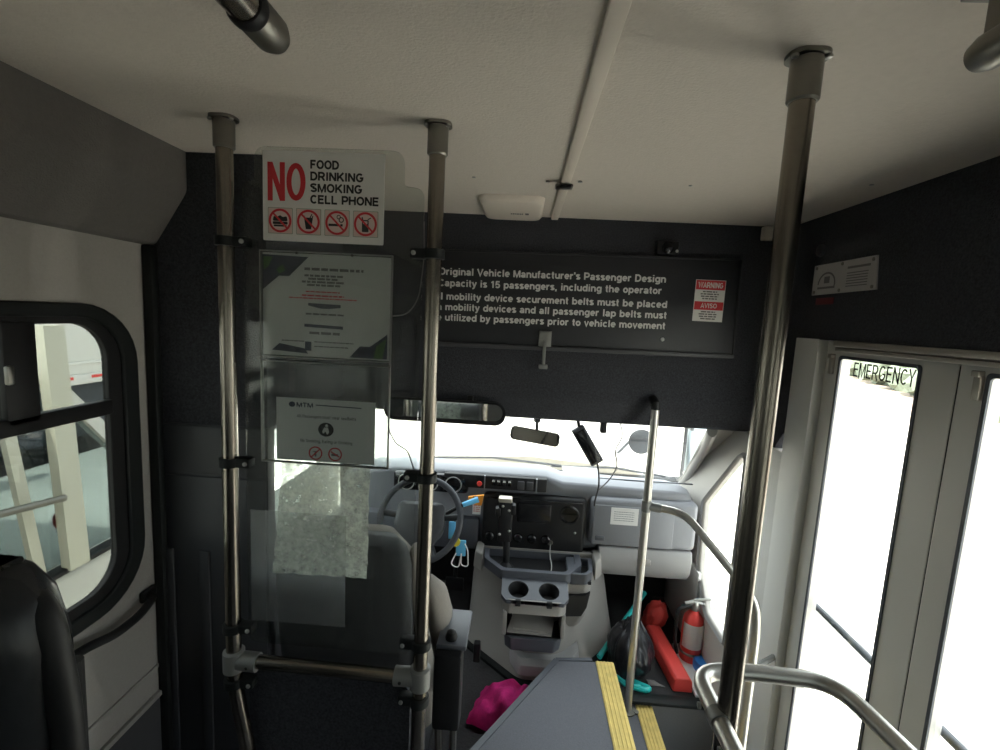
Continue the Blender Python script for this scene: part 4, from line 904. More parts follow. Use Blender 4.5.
# phone mount on gooseneck
t = thing('phone_mount', 'black clamp mount with silver top standing up from the console tray', 'phone mount', (-0.02, 2.16, -1.22))
bm = BM(); tube(bm, [(-0.022, 2.165, -1.20), (-0.024, 2.16, -1.10), (-0.034, 2.15, -0.99)], 0.017, 12); lathe(bm, [(0.045, 0), (0.04, 0.02), (0.018, 0.05)], (-0.022, 2.165, -1.228), seg=18); obj('stem', bm, M['black'], t)
bm = BM(); box(bm, -0.070, -0.003, 2.118, 2.150, -1.06, -0.86, .008); box(bm, -0.085, -0.06, 2.11, 2.15, -0.93, -0.89, .006); box(bm, -0.012, 0.010, 2.11, 2.15, -0.92, -0.87, .006); obj('cradle', bm, M['black'], t)
bm = BM(); box(bm, -0.072, -0.008, 2.112, 2.155, -0.862, -0.840, .006); obj('silver_cap', bm, M['alu_lt'], t)
for x, z in ((-0.05, -0.88), (-0.02, -0.90), (-0.06, -1.02), (-0.015, -1.00)):
    bm = BM(); lathe(bm, [(0.007, 0), (0, 0.006)], (x, 2.118, z), (0, -1, 0), 8); obj('screw', bm, M['bolt'], t)
# charging lead on the console
bm = BM(); tube(bm, smooth_path([(0.195, 2.255, -1.12), (0.19, 2.20, -1.15), (0.205, 2.15, -1.19), (0.17, 2.09, -1.215)], 0.03), 0.0025, 6); tag(obj('charging_lead', bm, M['fitting']), 'short pale charging lead lying in the console tray', 'cable')

# engine cover and console
t = thing('engine_cover', 'big taupe engine cover with cup holders between the front seats', 'engine cover', (0.17, 2.2, CF))
bm = BM()
def esec(z, xl, xr, yf):
    return [(u, v, z) for u, v in round_poly([(xl, 2.735), (xl, yf+0.25), (xl+0.28, yf), (xr-0.30, yf), (xr, yf+0.32), (xr, 2.735)], [0, .12, .10, .12, .14, 0], 6)]
loft(bm, [esec(CF, -0.215, 0.560, 1.955), esec(CF+0.05, -0.205, 0.550, 1.985), esec(-1.50, -0.200, 0.535, 2.045), esec(-1.36, -0.195, 0.510, 2.06), esec(-1.26, -0.185, 0.475, 2.075), esec(-1.232, -0.175, 0.455, 2.10)])
ec = obj('cover_shell', bm, M['console'], t, smooth=60)
bm = BM()
loft(bm, [[(x, y, z) for x, y in ((-0.175-e, 2.30), (-0.175-e, 2.20-e), (-0.138, 2.165-e), (-0.138, 2.30))] for z, e in ((-1.235, 0.008), (-1.17, 0.004), (-1.150, 0))])
obj('left_shoulder', bm, M['console'], t, bevel=0.006)
bm = BM()
loft(bm, [[(x, y, z) for x, y in ((0.408, 2.30), (0.408, 2.15-e), (0.440+e, 2.21-e), (0.455+e, 2.30))] for z, e in ((-1.235, 0.01), (-1.17, 0.004), (-1.150, 0))])
obj('right_shoulder', bm, M['console'], t, bevel=0.006)
bm = BM(); box(bm, -0.170, 0.450, 2.268, 2.30, -1.235, -1.160, .008); obj('rear_rim', bm, M['console'], t)
bm = BM(); loft(bm, [[(u, v, z) for u, v in round_poly([(0.02, 2.2), (0.02, 2.07-d), (0.06, 1.985-d), (0.28, 1.985-d), (0.345, 2.06-d), (0.345, 2.2)], [0, .04, .04, .04, .04, 0], 5)] for z, d in ((-1.60, 0.035), (-1.56, 0.025), (-1.54, 0.0))]); obj('front_step', bm, M['dash_lt'], t)
bm = BM(); loft(bm, [[(u, v, z) for u, v in round_poly([(-0.232, 2.70), (-0.232, 2.19), (0.055, 1.930), (0.270, 1.930), (0.577, 2.265), (0.577, 2.70)], [0, .12, .10, .12, .14, 0], 6)] for z in (CF-0.002, CF+0.014)]); obj('base_seal', bm, M['rubber'], t)
# console tower
bm = BM()
def csec(z, x0, x1, yf): return [(u, v, z) for u, v in round_poly([(x0, 2.16), (x0, yf+0.03), (x0+0.03, yf), (x1-0.03, yf), (x1, yf+0.03), (x1, 2.16)], [0, .015, .02, .02, .015, 0], 3)]
loft(bm, [csec(-1.475, -0.006, 0.242, 1.945), csec(-1.410, -0.012, 0.250, 1.935)]); obj('console_lip', bm, M['console_dk'], t)
bm = BM(); plate(bm, [(u, v) for u, v, z in csec(0, -0.026, 0.260, 1.945)], [rect(-0.008, 0.242, 1.965, 2.15, .01)], 'z', -1.300, -1.236); obj('console_band', bm, M['console'], t)
bm = BM(); box(bm, -0.022, -0.002, 1.952, 2.16, -1.412, -1.298, .004); box(bm, 0.240, 0.258, 1.952, 2.16, -1.412, -1.298, .004); box(bm, -0.01, 0.25, 2.10, 2.16, -1.415, -1.295); obj('console_side', bm, M['console'], t)
bm = BM(); box(bm, -0.004, 0.242, 2.095, 2.10, -1.405, -1.30); box(bm, -0.004, 0.242, 1.95, 2.10, -1.4095, -1.4065); obj('cubby_lining', bm, M['black'], t)
# cup holder top: tilted plate with two real wells
a_ = math.radians(17)
def tilt(u, v, h): # u across, v from front edge (0) back, h normal
    return (u, 1.945+v*math.cos(a_)-h*math.sin(a_)*0, -1.238+v*math.sin(a_)+h)
bm = BM()
cups = [(0.043, 0.062), (0.182, 0.062)]
nb = BM(); plate(nb, round_poly([(-0.012, 0), (0.246, 0), (0.268, 0.03), (0.268, 0.135), (-0.034, 0.135), (-0.034, 0.03)], [.01]*6), [[(c[0]+0.046*math.cos(2*math.pi*k/28), c[1]+0.046*math.sin(2*math.pi*k/28)) for k in range(28)] for c in cups], 'z', -0.016, 0.0)
for v in nb.verts: v.co = Vector(tilt(v.co.x, v.co.y, v.co.z))
obj('cup_holder_top', nb, M['console_dk'], t, bevel=0.003)
for c in cups:
    nb = BM(); n = 28
    r_ = [[nb.verts.new(tilt(c[0]+rr*math.cos(2*math.pi*k/n), c[1]+rr*math.sin(2*math.pi*k/n), hh)) for k in range(n)] for rr, hh in ((0.0462, 0.001), (0.044, -0.005), (0.040, -0.055))]
    for A_, B_ in zip(r_, r_[1:]):
        for k in range(n): nb.faces.new((A_[k], A_[(k+1) % n], B_[(k+1) % n], B_[k]))
    nb.faces.new(r_[-1]); obj('cup_well', nb, M['black'], t)
    nb = BM(); box(nb, c[0]-0.012, c[0]+0.012, 1.938, 1.952, -1.262, -1.232, .003); obj('cup_notch', nb, M['black'], t)
# tray behind the cups
bm = BM()
to_ = round_poly([(-0.135, 2.27), (-0.128, 2.17), (-0.040, 2.065), (0.270, 2.065), (0.345, 2.17), (0.345, 2.27)], [.01, .03, .03, .03, .03, .01])
ti_ = round_poly([(-0.112, 2.262), (-0.105, 2.18), (-0.030, 2.090), (0.258, 2.090), (0.315, 2.175), (0.315, 2.262)], [.01, .03, .03, .03, .03, .01])
plate(bm, to_, [ti_], 'z', -1.215, -1.168); obj('tray_rim', bm, M['console_dk'], t, bevel=0.005)
bm = BM(); plate(bm, ti_, [], 'z', -1.228, -1.206); obj('tray_floor', bm, M['black'], t)
bm = BM(); plate(bm, round_poly([(-0.045, 2.10), (-0.025, 2.065), (0.265, 2.065), (0.29, 2.10)], [.01]*4), [], 'z', -1.26, -1.205); obj('tray_front', bm, M['console'], t)
# side bin on the right
bm = BM()
plate(bm, round_poly([(0.275, 2.09), (0.36, 2.09), (0.392, 2.13), (0.405, 2.25), (0.275, 2.25)], [.01, .03, .03, .01, .01]), [round_poly([(0.285, 2.105), (0.352, 2.105), (0.375, 2.14), (0.385, 2.24), (0.33, 2.24)], [.01, .03, .03, .01, .01])], 'z', -1.225, -1.175); obj('side_bin_rim', bm, M['console_dk'], t, bevel=0.004)
bm = BM(); box(bm, 0.285, 0.385, 2.10, 2.24, -1.229, -1.215); obj('side_bin_floor', bm, M['black'], t)
bm = BM(); loft(bm, [[(u, v, z) for u, v in round_poly([(0.26, 2.2), (0.26, 2.085+d), (0.358-d, 2.085+d), (0.392-d, 2.125+d), (0.40-d, 2.2)], [0, 0, .03, .03, 0], 4)] for z, d in ((-1.46, 0.035), (-1.40, 0.015), (-1.225, 0.0))]); obj('side_bin', bm, M['console'], t)
bm = BM(); solid_poly(bm, [(0.266, 2.070, -1.272), (0.354, 2.070, -1.266), (0.384, 2.100, -1.266), (0.372, 2.100, -1.345), (0.345, 2.072, -1.372), (0.266, 2.072, -1.380)], (0, 0.012, 0)); obj('side_slot', bm, M['black'], t)
bm = BM(); box(bm, -0.150, -0.118, 2.02, 2.055, -1.615, -1.52, .006); obj('latch', bm, M['black'], t)
bm = BM(); solid_poly(bm, [(0.002, 1.955, -1.400), (0.20, 1.950, -1.401), (0.222, 2.06, -1.385), (0.03, 2.07, -1.378)], (0, 0, 0.012)); solid_poly(bm, [(0.03, 1.965, -1.387), (0.18, 1.955, -1.388), (0.175, 2.05, -1.372), (0.02, 2.06, -1.368)], (0, 0, 0.004)); tag(obj('paper_stack', bm, M['console']), 'folded papers lying in the open cubby under the cup holders', 'papers')
# pedals
for x, lb in ((-0.30, 'dark brake pedal under the steering wheel'), ):
    t = thing('brake_pedal', lb, 'pedal', (x, 2.45, -1.5)); bm = BM(); tube(bm, [(x, 2.50, -1.22), (x, 2.42, -1.45)], 0.012, 8); obj('arm', bm, M['black'], t)
    bm = BM(); box(bm, x-0.05, x+0.05, 2.40, 2.425, -1.50, -1.43, .006); obj('pad', bm, M['black'], t)

# driver's seat
t = thing('driver_seat', 'dark driver seat with tan sides behind the clear shield', 'seat', (-0.44, 1.45, CF))
bm = BM(); loft(bm, [[(x, y+dy, z) for x, y in rect(-0.67+g, -0.245-g, 1.235, 1.33, 0.045)] for z, g, dy in ((-1.40, 0.01, 0.10), (-1.05, 0, 0.05), (-0.85, 0.0, 0.02), (-0.73, 0.012, 0.0), (-0.680, 0.03, 0.0), (-0.660, 0.06, 0.005))]); obj('seat_back_shell', bm, M['seatdark'], t, smooth=60)
bm = BM(); loft(bm, [[(x, y+dy, z) for x, y in rect(-0.66+g, -0.250-g, 1.30, 1.42, 0.055)] for z, g, dy in ((-1.25, 0.03, 0.09), (-1.15, 0.005, 0.07), (-1.0, 0.0, 0.05), (-0.85, 0.01, 0.02), (-0.73, 0.03, 0.0), (-0.68, 0.08, 0.0))]); obj('backrest', bm, M['seatfab'], t, smooth=60)
def bol(cx, cy, z, rx, ry): return [(cx+rx*math.cos(2*math.pi*k/12), cy+ry*math.sin(2*math.pi*k/12), z) for k in range(12)]
bm = BM(); loft(bm, [bol(-0.262, 1.33, -0.70, .010, .03), bol(-0.255, 1.34, -0.74, .024, .06), bol(-0.245, 1.35, -0.85, .030, .075), bol(-0.240, 1.37, -0.98, .022, .07), bol(-0.240, 1.38, -1.03, .008, .03)]); obj('side_bolster', bm, M['seatfab'], t, smooth=70)
bm = BM(); loft(bm, [bol(-0.225, 1.40, -0.84, .012, .03), bol(-0.205, 1.42, -0.90, .034, .07), bol(-0.180, 1.45, -1.05, .042, .09), bol(-0.160, 1.48, -1.20, .040, .09), bol(-0.160, 1.50, -1.32, .02, .06)]); obj('side_bolster', bm, M['seatfab'], t, smooth=70)
bm = BM(); box(bm, -0.66, -0.19, 1.35, 1.86, -1.36, -1.22, .05, 4); obj('cushion', bm, M['seatfab'], t)
bm = BM(); box(bm, -0.62, -0.24, 1.38, 1.80, CF, -1.36, .02); obj('pedestal', bm, M['seatdark'], t)
bm = BM(); box(bm, -0.182, -0.098, 1.275, 1.345, -1.255, -1.005, .010); arm = obj('armrest', bm, M['black'], t)
bm = BM(); box(bm, -0.180, -0.088, 1.30, 1.48, -1.006, -0.988, .006); obj('bracket_plate', bm, M['console_dk'], arm)
bm = BM(); lathe(bm, [(0.017, 0), (0.019, 0.010), (0.014, 0.026), (0.006, 0.032), (0, 0.033)], (-0.138, 1.33, -0.990), seg=18); obj('knob', bm, M['black'], arm)
bm = BM(); tube(bm, [(-0.17, 1.32, -1.25), (-0.165, 1.36, -1.48), (-0.18, 1.40, CF)], 0.012, 8); tube(bm, [(-0.12, 1.32, -1.25), (-0.125, 1.38, -1.5), (-0.13, 1.42, CF)], 0.012, 8); obj('adjuster_lever', bm, M['steel_dk'], arm)
bpy.data.objects['driver_seat'].location.x -= 0.03
# seat belt on the door pillar
bm = BM(); pts = [(-0.80, 1.42, -0.45), (-0.77, 1.40, -0.70), (-0.70, 1.40, -1.1)]
quadstrip(bm, [(x-0.02, y, z) for x, y, z in pts], [(x+0.02, y-0.012, z) for x, y, z in pts]); bmesh.ops.solidify(bm, geom=bm.faces[:], thickness=0.002); tag(obj('seat_belt', bm, M['seatdark']), 'dark seat belt hanging beside the driver seat behind the shield', 'seat belt')

# windscreen fittings
t = thing('rear_view_mirror', 'small tilted rear-view mirror on the windscreen', 'mirror', (0.075, 2.10, -0.53))
bm = BM(); Mx = Matrix.Translation((0.078, 2.07, -0.522)) @ Matrix.Rotation(math.radians(7), 4, 'Y') @ Matrix.Rotation(math.radians(-14), 4, 'X')
plate(bm, rect(-0.112, 0.112, -0.031, 0.031, 0.02), [], 'y', 0, 0.022); bm.transform(Mx); obj('casing', bm, M['black'], t, bevel=0.005)
bm = BM(); plate(bm, rect(-0.106, 0.106, -0.026, 0.026, 0.018), [], 'y', -0.002, 0.0005); bm.transform(Mx); obj('glass', bm, M['mirror'], t)
bm = BM(); tube(bm, [(0.085, 2.085, -0.50), (0.085, 2.13, -0.455)], 0.007, 8); disc(bm, (0.085, 2.13, -0.462), 0.016, 0.008, (0, -0.6, 0.8)); obj('stem', bm, M['black'], t)
t = thing('dash_camera', 'dark rectangular gadget hanging at a slant from the windscreen top', 'dash camera', (0.31, 2.03, -0.60))
bm = BM(); Mx = Matrix.Translation((0.305, 2.04, -0.535)) @ Matrix.Rotation(math.radians(-33), 4, 'Y')
box(bm, -0.030, 0.030, -0.012, 0.018, -0.10, 0.085, .006); bm.transform(Mx); obj('body', bm, M['console_dk'], t)
bm = BM(); box(bm, -0.022, 0.022, -0.015, -0.011, -0.09, 0.07, .004); bm.transform(Mx); obj('screen', bm, M['blackgloss'], t)
bm = BM(); tube(bm, [(0.275, 2.05, -0.49), (0.262, 2.07, -0.43)], 0.008, 8); obj('mount', bm, M['black'], t)
bm = BM(); tube(bm, smooth_path([(0.358, 2.04, -0.615), (0.385, 2.12, -0.70), (0.41, 2.24, -0.80), (0.400, 2.262, -0.88), (0.40, 2.262, -0.905)], 0.05), 0.004, 8); tag(obj('gadget_cable', bm, M['ink']), 'black cable running from the hanging gadget down to the dashboard', 'cable', 'cables at the windscreen')
bm = BM(); tube(bm, smooth_path([(0.445, 2.06, -0.425), (0.47, 2.07, -0.50), (0.44, 2.10, -0.57), (0.47, 2.13, -0.65), (0.455, 2.20, -0.74), (0.415, 2.26, -0.82)], 0.05), 0.003, 8); tag(obj('hanging_wire', bm, M['ink_grey']), 'thin grey wire dangling from the header to the dashboard right of the gadget', 'cable', 'cables at the windscreen')
bm = BM(); box(bm, 0.352, 0.378, 1.985, 2.02, -0.470, -0.42, .005); tag(obj('header_hook', bm, M['black']), 'small dark hook under the front wall right of the gadget', 'hook')
bm = BM()
tube(bm, [(-0.62, 2.86, -0.905), (-0.15, 2.83, -0.865), (0.28, 2.85, -0.895)], 0.007, 8); tag(obj('wiper_arm', bm, M['ink']), 'dark wiper lying along the foot of the windscreen, driver side', 'wiper', 'windscreen wipers')
bm = BM(); tube(bm, [(0.22, 2.86, -0.905), (0.60, 2.83, -0.88), (0.92, 2.85, -0.92)], 0.007, 8); tag(obj('wiper_arm', bm, M['ink']), 'dark wiper lying along the foot of the windscreen, passenger side', 'wiper', 'windscreen wipers')

# things on the passenger floor
t = thing('fire_extinguisher', 'red fire extinguisher with silver head and white label in the front footwell', 'fire extinguisher', (0.93, 2.20, CF))
fx, fy = 0.915, 2.20
bm = BM(); lathe(bm, [(0.0, 0.0), (0.045, 0.004), (0.050, 0.02), (0.050, 0.20), (0.044, 0.235), (0.022, 0.262), (0.018, 0.275), (0, 0.276)], (fx, fy, CF), seg=28); obj('cylinder', bm, M['redbox'], t)
bm = BM()
for k in range(15):
    a0 = math.radians(-165+10*k); a1 = math.radians(-155+10*k); rr = 0.0512
    solid_poly(bm, [(fx+rr*math.cos(a), fy+rr*math.sin(a), CF+z) for a, z in ((a0, 0.09), (a1, 0.09), (a1, 0.215), (a0, 0.215))], (0.0004*math.cos(a0), 0.0004*math.sin(a0), 0))
lb_ = obj('label_band', bm, M['whitepl'], t)
bm = BM()
for k in range(2):
    a0 = math.radians(-30+12*k); a1 = math.radians(-18+12*k); rr = 0.0514
    solid_poly(bm, [(fx+rr*math.cos(a), fy+rr*math.sin(a), CF+z) for a, z in ((a0, 0.09), (a1, 0.09), (a1, 0.20), (a0, 0.20))], (0.0004*math.cos(a0), 0.0004*math.sin(a0), 0))
obj('label_stripe', bm, M['yellowtag'], t)
bm = BM(); lathe(bm, [(0.020, 0), (0.022, 0.02), (0.016, 0.045), (0, 0.046)], (fx, fy, CF+0.272), seg=16); obj('valve', bm, M['bolt'], t)
bm = BM(); tube(bm, [(fx-0.05, fy, CF+0.300), (fx, fy, CF+0.312), (fx+0.095, fy-0.01, CF+0.296)], [0.010, 0.012, 0.009], 10); tube(bm, [(fx-0.01, fy, CF+0.32), (fx+0.07, fy-0.01, CF+0.338)], 0.007, 8); obj('handle', bm, M['bolt'], t)
bm = BM(); tube(bm, smooth_path([(fx-0.02, fy, CF+0.29), (fx-0.085, fy-0.01, CF+0.28), (fx-0.09, fy-0.02, CF+0.12), (fx-0.072, fy-0.02, CF+0.05)], 0.05), 0.009, 10); obj('hose', bm, M['black'], t)
bm = BM(); torus(bm, (fx, fy, CF+0.06), 0.052, 0.006, (0, 0, 1), 28, 8); box(bm, fx+0.03, fx+0.085, fy-0.03, fy+0.02, CF+0.05, CF+0.075, .004); obj('bracket_strap', bm, M['steel_dk'], t)
bm = BM(); lathe(bm, [(0.0, 0), (0.06, 0.0), (0.062, 0.03), (0.058, 0.045), (0.05, 0.048), (0, 0.046)], (0.985, 2.13, CF+0.017), seg=24); 
for v in bm.verts: v.co.x = 0.955+(v.co.x-0.985)*0.75
tag(obj('blue_lid', bm, M['blue']), 'blue plastic lid beside the fire extinguisher', 'lid')
t = thing('triangle_kit', 'long red plastic case lying beside the black bag', 'case', (0.80, 2.2, CF))
bm = BM()
def tk(x, y, z): return [(x-0.045, y, z), (x+0.045, y, z), (x+0.040, y, z+0.055), (x+0.028, y, z+0.068), (x-0.028, y, z+0.068), (x-0.040, y, z+0.055)]
loft(bm, [tk(0.812, 1.985, CF), tk(0.800, 2.10, CF+0.004), tk(0.770, 2.34, CF+0.014)]); obj('case_body', bm, M['redbox'], t, bevel=0.005)
bm = BM(); bmesh.ops.create_icosphere(bm, subdivisions=4, radius=1)
for v in bm.verts:
    p = v.co.copy(); f = 1+0.25*noise.noise(p*2.2+Vector((9, 2, 4)))+0.22*abs(noise.noise(p*4.1))
    v.co = Vector((0.800+0.056*p.x*f+0.02*p.z, 2.420+0.050*p.y*f, CF+0.075+max(-0.075, 0.080*p.z*f)))
tag(obj('red_pouch', bm, M['redbox'], smooth=60), 'crumpled red pouch behind the long red case', 'pouch')
# black bag
bm = BM()
bmesh.ops.create_icosphere(bm, subdivisions=5, radius=1)
for v in bm.verts:
    p = v.co.copy(); f = 1+0.16*noise.noise(p*1.7+Vector((3, 1, 0)))+0.13*abs(noise.noise(Vector((math.cos(math.atan2(p.y, p.x))*4.5, math.sin(math.atan2(p.y, p.x))*4.5, p.z*1.1))))*(1.2+0.6*p.z)+0.05*noise.noise(p*6)
    z = p.z*f
    taper = 1-0.35*max(0, z)**1.5
    v.co = Vector((0.590+0.104*p.x*f*taper, 2.095+0.095*p.y*f*taper, CF+0.112+max(-0.112, z*0.150)))
t = tag(obj('black_bag', bm, M['bag'], smooth=80), 'black bin-bag style sack on the floor left of the red case', 'bag')
bm = BM(); tube(bm, [(0.745, 2.46, -1.46), (0.452, 2.110, -1.60)], 0.013, 10)
t = tag(obj('brush_handle', bm, M['teal']), 'straight teal handle leaning behind the black bag', 'handle')
t = thing('teal_strap', 'teal plastic loop handle on the floor in front of the black bag', 'strap', (0.58, 1.98, CF))
bm = BM(); tube(bm, smooth_path([(0.520, 2.030, CF+0.014), (0.560, 1.985, CF+0.014), (0.640, 1.962, CF+0.014), (0.662, 1.975, CF+0.014), (0.585, 2.012, CF+0.014), (0.540, 2.05, CF+0.014)], 0.02), 0.0125, 10); obj('loop', bm, M['teal'], t)
bm = BM(); box(bm, 0.565, 0.62, 1.965, 1.985, CF+0.006, CF+0.032, .006); obj('grip', bm, M['teal'], t)
bm = BM()
random.seed(5)
for k in range(60):
    a = random.uniform(-0.5, 0.5); tube(bm, [(0.66+0.0012*k*0.5, 2.03, CF+0.012), (0.70+0.05*math.sin(a)+random.uniform(-.02, .02), 1.985+0.02*math.cos(a), CF+0.006)], 0.0016, 5)
tag(obj('brush_bristles', bm, M['ink_grey'], smooth=0), 'grey brush bristles fanned on the floor in front of the red case', 'brush', kind='stuff')
# pink cloth
bm = BM(); n = 15; rnd = random.Random(21)
g = [[None]*n for _ in range(n)]
for i in range(n):
    for j in range(n):
        u, v = i/(n-1), j/(n-1)
        P = Vector((-0.145, 1.70)).lerp(Vector((-0.085, 1.90)), v).lerp(Vector((0.06, 1.63)).lerp(Vector((0.165, 1.885)), v), u)
        P += Vector((0.04, 0.055))*max(0, 1-abs(u-0.42)*3.2)*v*v          # one corner pulled up towards the engine cover
        edge = min(u, 1-u, v, 1-v)
        ridge = abs(noise.noise(Vector((u*3.1+v*1.2, v*1.4, 3)))) + 0.6*abs(noise.noise(Vector((u*2.0-v*3.0, 5, v*1.2))))
        hgt = 0.012+0.150*min(1, edge*5)*ridge+0.035*min(1, edge*4)+rnd.uniform(0, 0.008)
        g[i][j] = bm.verts.new((P.x+rnd.uniform(-.006, .006), P.y+rnd.uniform(-.006, .006), CF+hgt))
for i in range(n-1):
    for j in range(n-1): bm.faces.new((g[i][j], g[i+1][j], g[i+1][j+1], g[i][j+1]))
bmesh.ops.solidify(bm, geom=bm.faces[:], thickness=0.004)
tag(obj('pink_cloth', bm, M['pinkcloth'], smooth=60, sub=1), 'bright magenta cloth crumpled on the cab floor beside the driver seat', 'cloth')

# ================================================================== LEFT SIDE: SEAT AND BAR
t = thing('passenger_seat', 'black vinyl passenger seat at the lower left corner of the photo', 'seat', (-0.76, 0.60, FL))
bm = BM()
def ssec(z, g, y0, y1): return [(u, v, z) for u, v in rect(-1.01+g, -0.515-g, y0, y1, 0.04)]
loft(bm, [ssec(-1.02, 0.02, 0.40, 0.50), ssec(-0.70, 0.0, 0.42, 0.515), ssec(-0.40, 0.0, 0.43, 0.515), ssec(-0.345, 0.012, 0.432, 0.512), ssec(-0.318, 0.03, 0.44, 0.505), ssec(-0.308, 0.06, 0.455, 0.495)]); obj('backrest', bm, M['vinyl'], t, smooth=60)
bm = BM(); box(bm, -1.01, -0.53, 0.47, 0.84, -1.10, -0.97, .05, 4); obj('cushion', bm, M['vinyl'], t)
bm = BM(); tube(bm, smooth_path([(-0.505, 0.47, -1.20), (-0.505, 0.47, -0.48), (-0.53, 0.475, -0.345), (-0.62, 0.48, -0.315)], 0.06), 0.016, 12); tube(bm, [(-0.535, 0.505, -1.15), (-0.535, 0.51, -0.45)], 0.010, 8); obj('side_frame', bm, M['black'], t)
bm = BM(); box(bm, -0.98, -0.93, 0.76, 0.81, FL, -1.10, .008); obj('leg', bm, M['black'], t)
bm = BM(); box(bm, -0.60, -0.55, 0.76, 0.81, FL, -1.10, .008); obj('leg', bm, M['black'], t)
bm = BM(); box(bm, -0.60, -0.55, 0.40, 0.46, FL, -1.05, .008); obj('leg', bm, M['black'], t)
bm = BM(); box(bm, -0.98, -0.93, 0.40, 0.46, FL, -1.05, .008); obj('leg', bm, M['black'], t)
bm = BM(); lathe(bm, [(0.012, 0), (0.010, 0.008), (0, 0.010)], (-0.583, 0.516, -0.56), (0.3, 1, 0), 12); obj('recliner_bolt', bm, M['steel_dk'], t)
bm = BM(); box(bm, -0.66, -0.615, 0.498, 0.5015, -0.62, -0.55); bm.free()
t = thing('grab_bar', 'black bent grab bar on the grey wall under the left window', 'handle', (XL+0.03, 1.1, -0.90))
bm = BM(); tube(bm, smooth_path([(XL+0.004, 1.232, -0.853), (XL+0.030, 1.222, -0.858), (XL+0.034, 1.170, -0.876), (XL+0.036, 1.090, -0.876), (XL+0.034, 1.00, -0.852), (XL+0.032, 0.70, -0.845), (XL+0.004, 0.68, -0.845)], 0.03), 0.0115, 12); obj('bar', bm, M['black'], t)
bm = BM(); box(bm, XL, XL+0.014, 1.205, 1.258, -0.870, -0.836, .006); obj('mount_plate', bm, M['black'], t)
bm = BM(); box(bm, XL, XL+0.014, 0.65, 0.71, -0.865, -0.825, .006); obj('mount_plate', bm, M['black'], t)

# ================================================================== OUTSIDE
GZ = -2.23
bm = BM(); bmesh.ops.create_grid(bm, x_segments=2, y_segments=2, size=120)
for v in bm.verts: v.co.z = GZ
struct('ground', bm, M['ground'], smooth=0)
# bus hood ahead of the windscreen
t = thing('bus_hood', 'pale bus hood seen through the windscreen', 'hood', (0.1, 3.3, -1.3))
bm = BM(); loft(bm, [[(x, y, z+dz) for x, dz in ((-0.85, -0.30), (-0.80, -0.10), (-0.5, 0), (0.1, 0.035), (0.7, 0), (0.95, -0.10), (1.0, -0.30))] for y, z in ((2.92, -0.905), (3.2, -0.90), (3.7, -0.99), (3.95, -1.12))]); obj('hood_panel', bm, M['hood'], t, smooth=60)
bm = BM(); box(bm, -0.9, 1.05, 2.80, 2.95, -0.975, -0.945, .01); obj('cowl', bm, M['black'], t)
bm = BM(); box(bm, -0.85, 1.0, 2.9, 3.95, -1.9, -1.15, .08, 3); obj('front_body', bm, M['vanwhite'], t)
t = thing('hood_mirror', 'round convex mirror on the right front of the hood', 'mirror', (1.0, 3.75, -1.1))
bm = BM(); lathe(bm, [(0.0, -0.02), (0.08, -0.015), (0.103, 0.0), (0.103, 0.012), (0.08, 0.05), (0, 0.065)], (1.005, 3.78, -0.945), (0, 1, 0), 28); obj('head', bm, M['black'], t)
bm = BM(); tube(bm, [(0.93, 3.83, -0.95), (0.80, 3.75, -1.06)], 0.012, 8); obj('arm', bm, M['black'], t)
t = thing('side_mirror', 'tall passenger side mirror outside the windscreen edge', 'mirror', (1.16, 2.95, -0.95))
bm = BM(); box(bm, 1.085, 1.25, 2.95, 3.05, -0.95, -0.62, .03, 3); obj('casing', bm, mat('mirror_casing', (0.30, 0.36, 0.40), 0.5), t)
bm = BM(); tube(bm, smooth_path([(1.04, 2.78, -0.95), (1.05, 2.95, -0.97), (1.065, 2.98, -0.80), (1.065, 2.98, -0.62), (1.03, 2.78, -0.60)], 0.04), 0.011, 8); obj('arm', bm, M['board_trim'], t)
# fence, bank and shrubs to the right
d = Vector((13.904-11.229, 18.718-11.535, 0)).normalized(); nrm = Vector((d.y, -d.x, 0))
P0 = Vector((11.4, 11.6, 0))-d*14-nrm*1.3
for k in range(7, 34):
    a = P0+nrm*5.0+d*(k*2.0); b = a+d*1.9; a = a+d*0.06
    t = thing('fence_panel', 'pale slatted fence panel behind the shrubs beyond the door', 'fence', (a.x, a.y, GZ), 'fence panels behind the shrubs')
    bm = BM(); box(bm, a.x-0.05, a.x+0.05, a.y-0.05, a.y+0.05, GZ, GZ+2.2); obj('post', bm, M['fence'], t, smooth=0)
    bm = BM()
    for j in range(9): solid_poly(bm, [a+Vector((0, 0, GZ+0.15+0.22*j)), b+Vector((0, 0, GZ+0.15+0.22*j)), b+Vector((0, 0, GZ+0.33+0.22*j)), a+Vector((0, 0, GZ+0.33+0.22*j))], nrm*0.03)
    obj('slats', bm, M['fence'], t, smooth=0)
bm = BM(); a = P0-nrm*0.1; b = a+d*50; z0 = Vector((0, 0, GZ)); solid_poly(bm, [a+z0, a+nrm*0.5+z0+Vector((0, 0, 0.28)), a+nrm*3+z0+Vector((0, 0, 0.3)), a+nrm*3+z0], b-a); struct('ground_bank', bm, M['soil'], smooth=0)
rnd = random.Random(9)
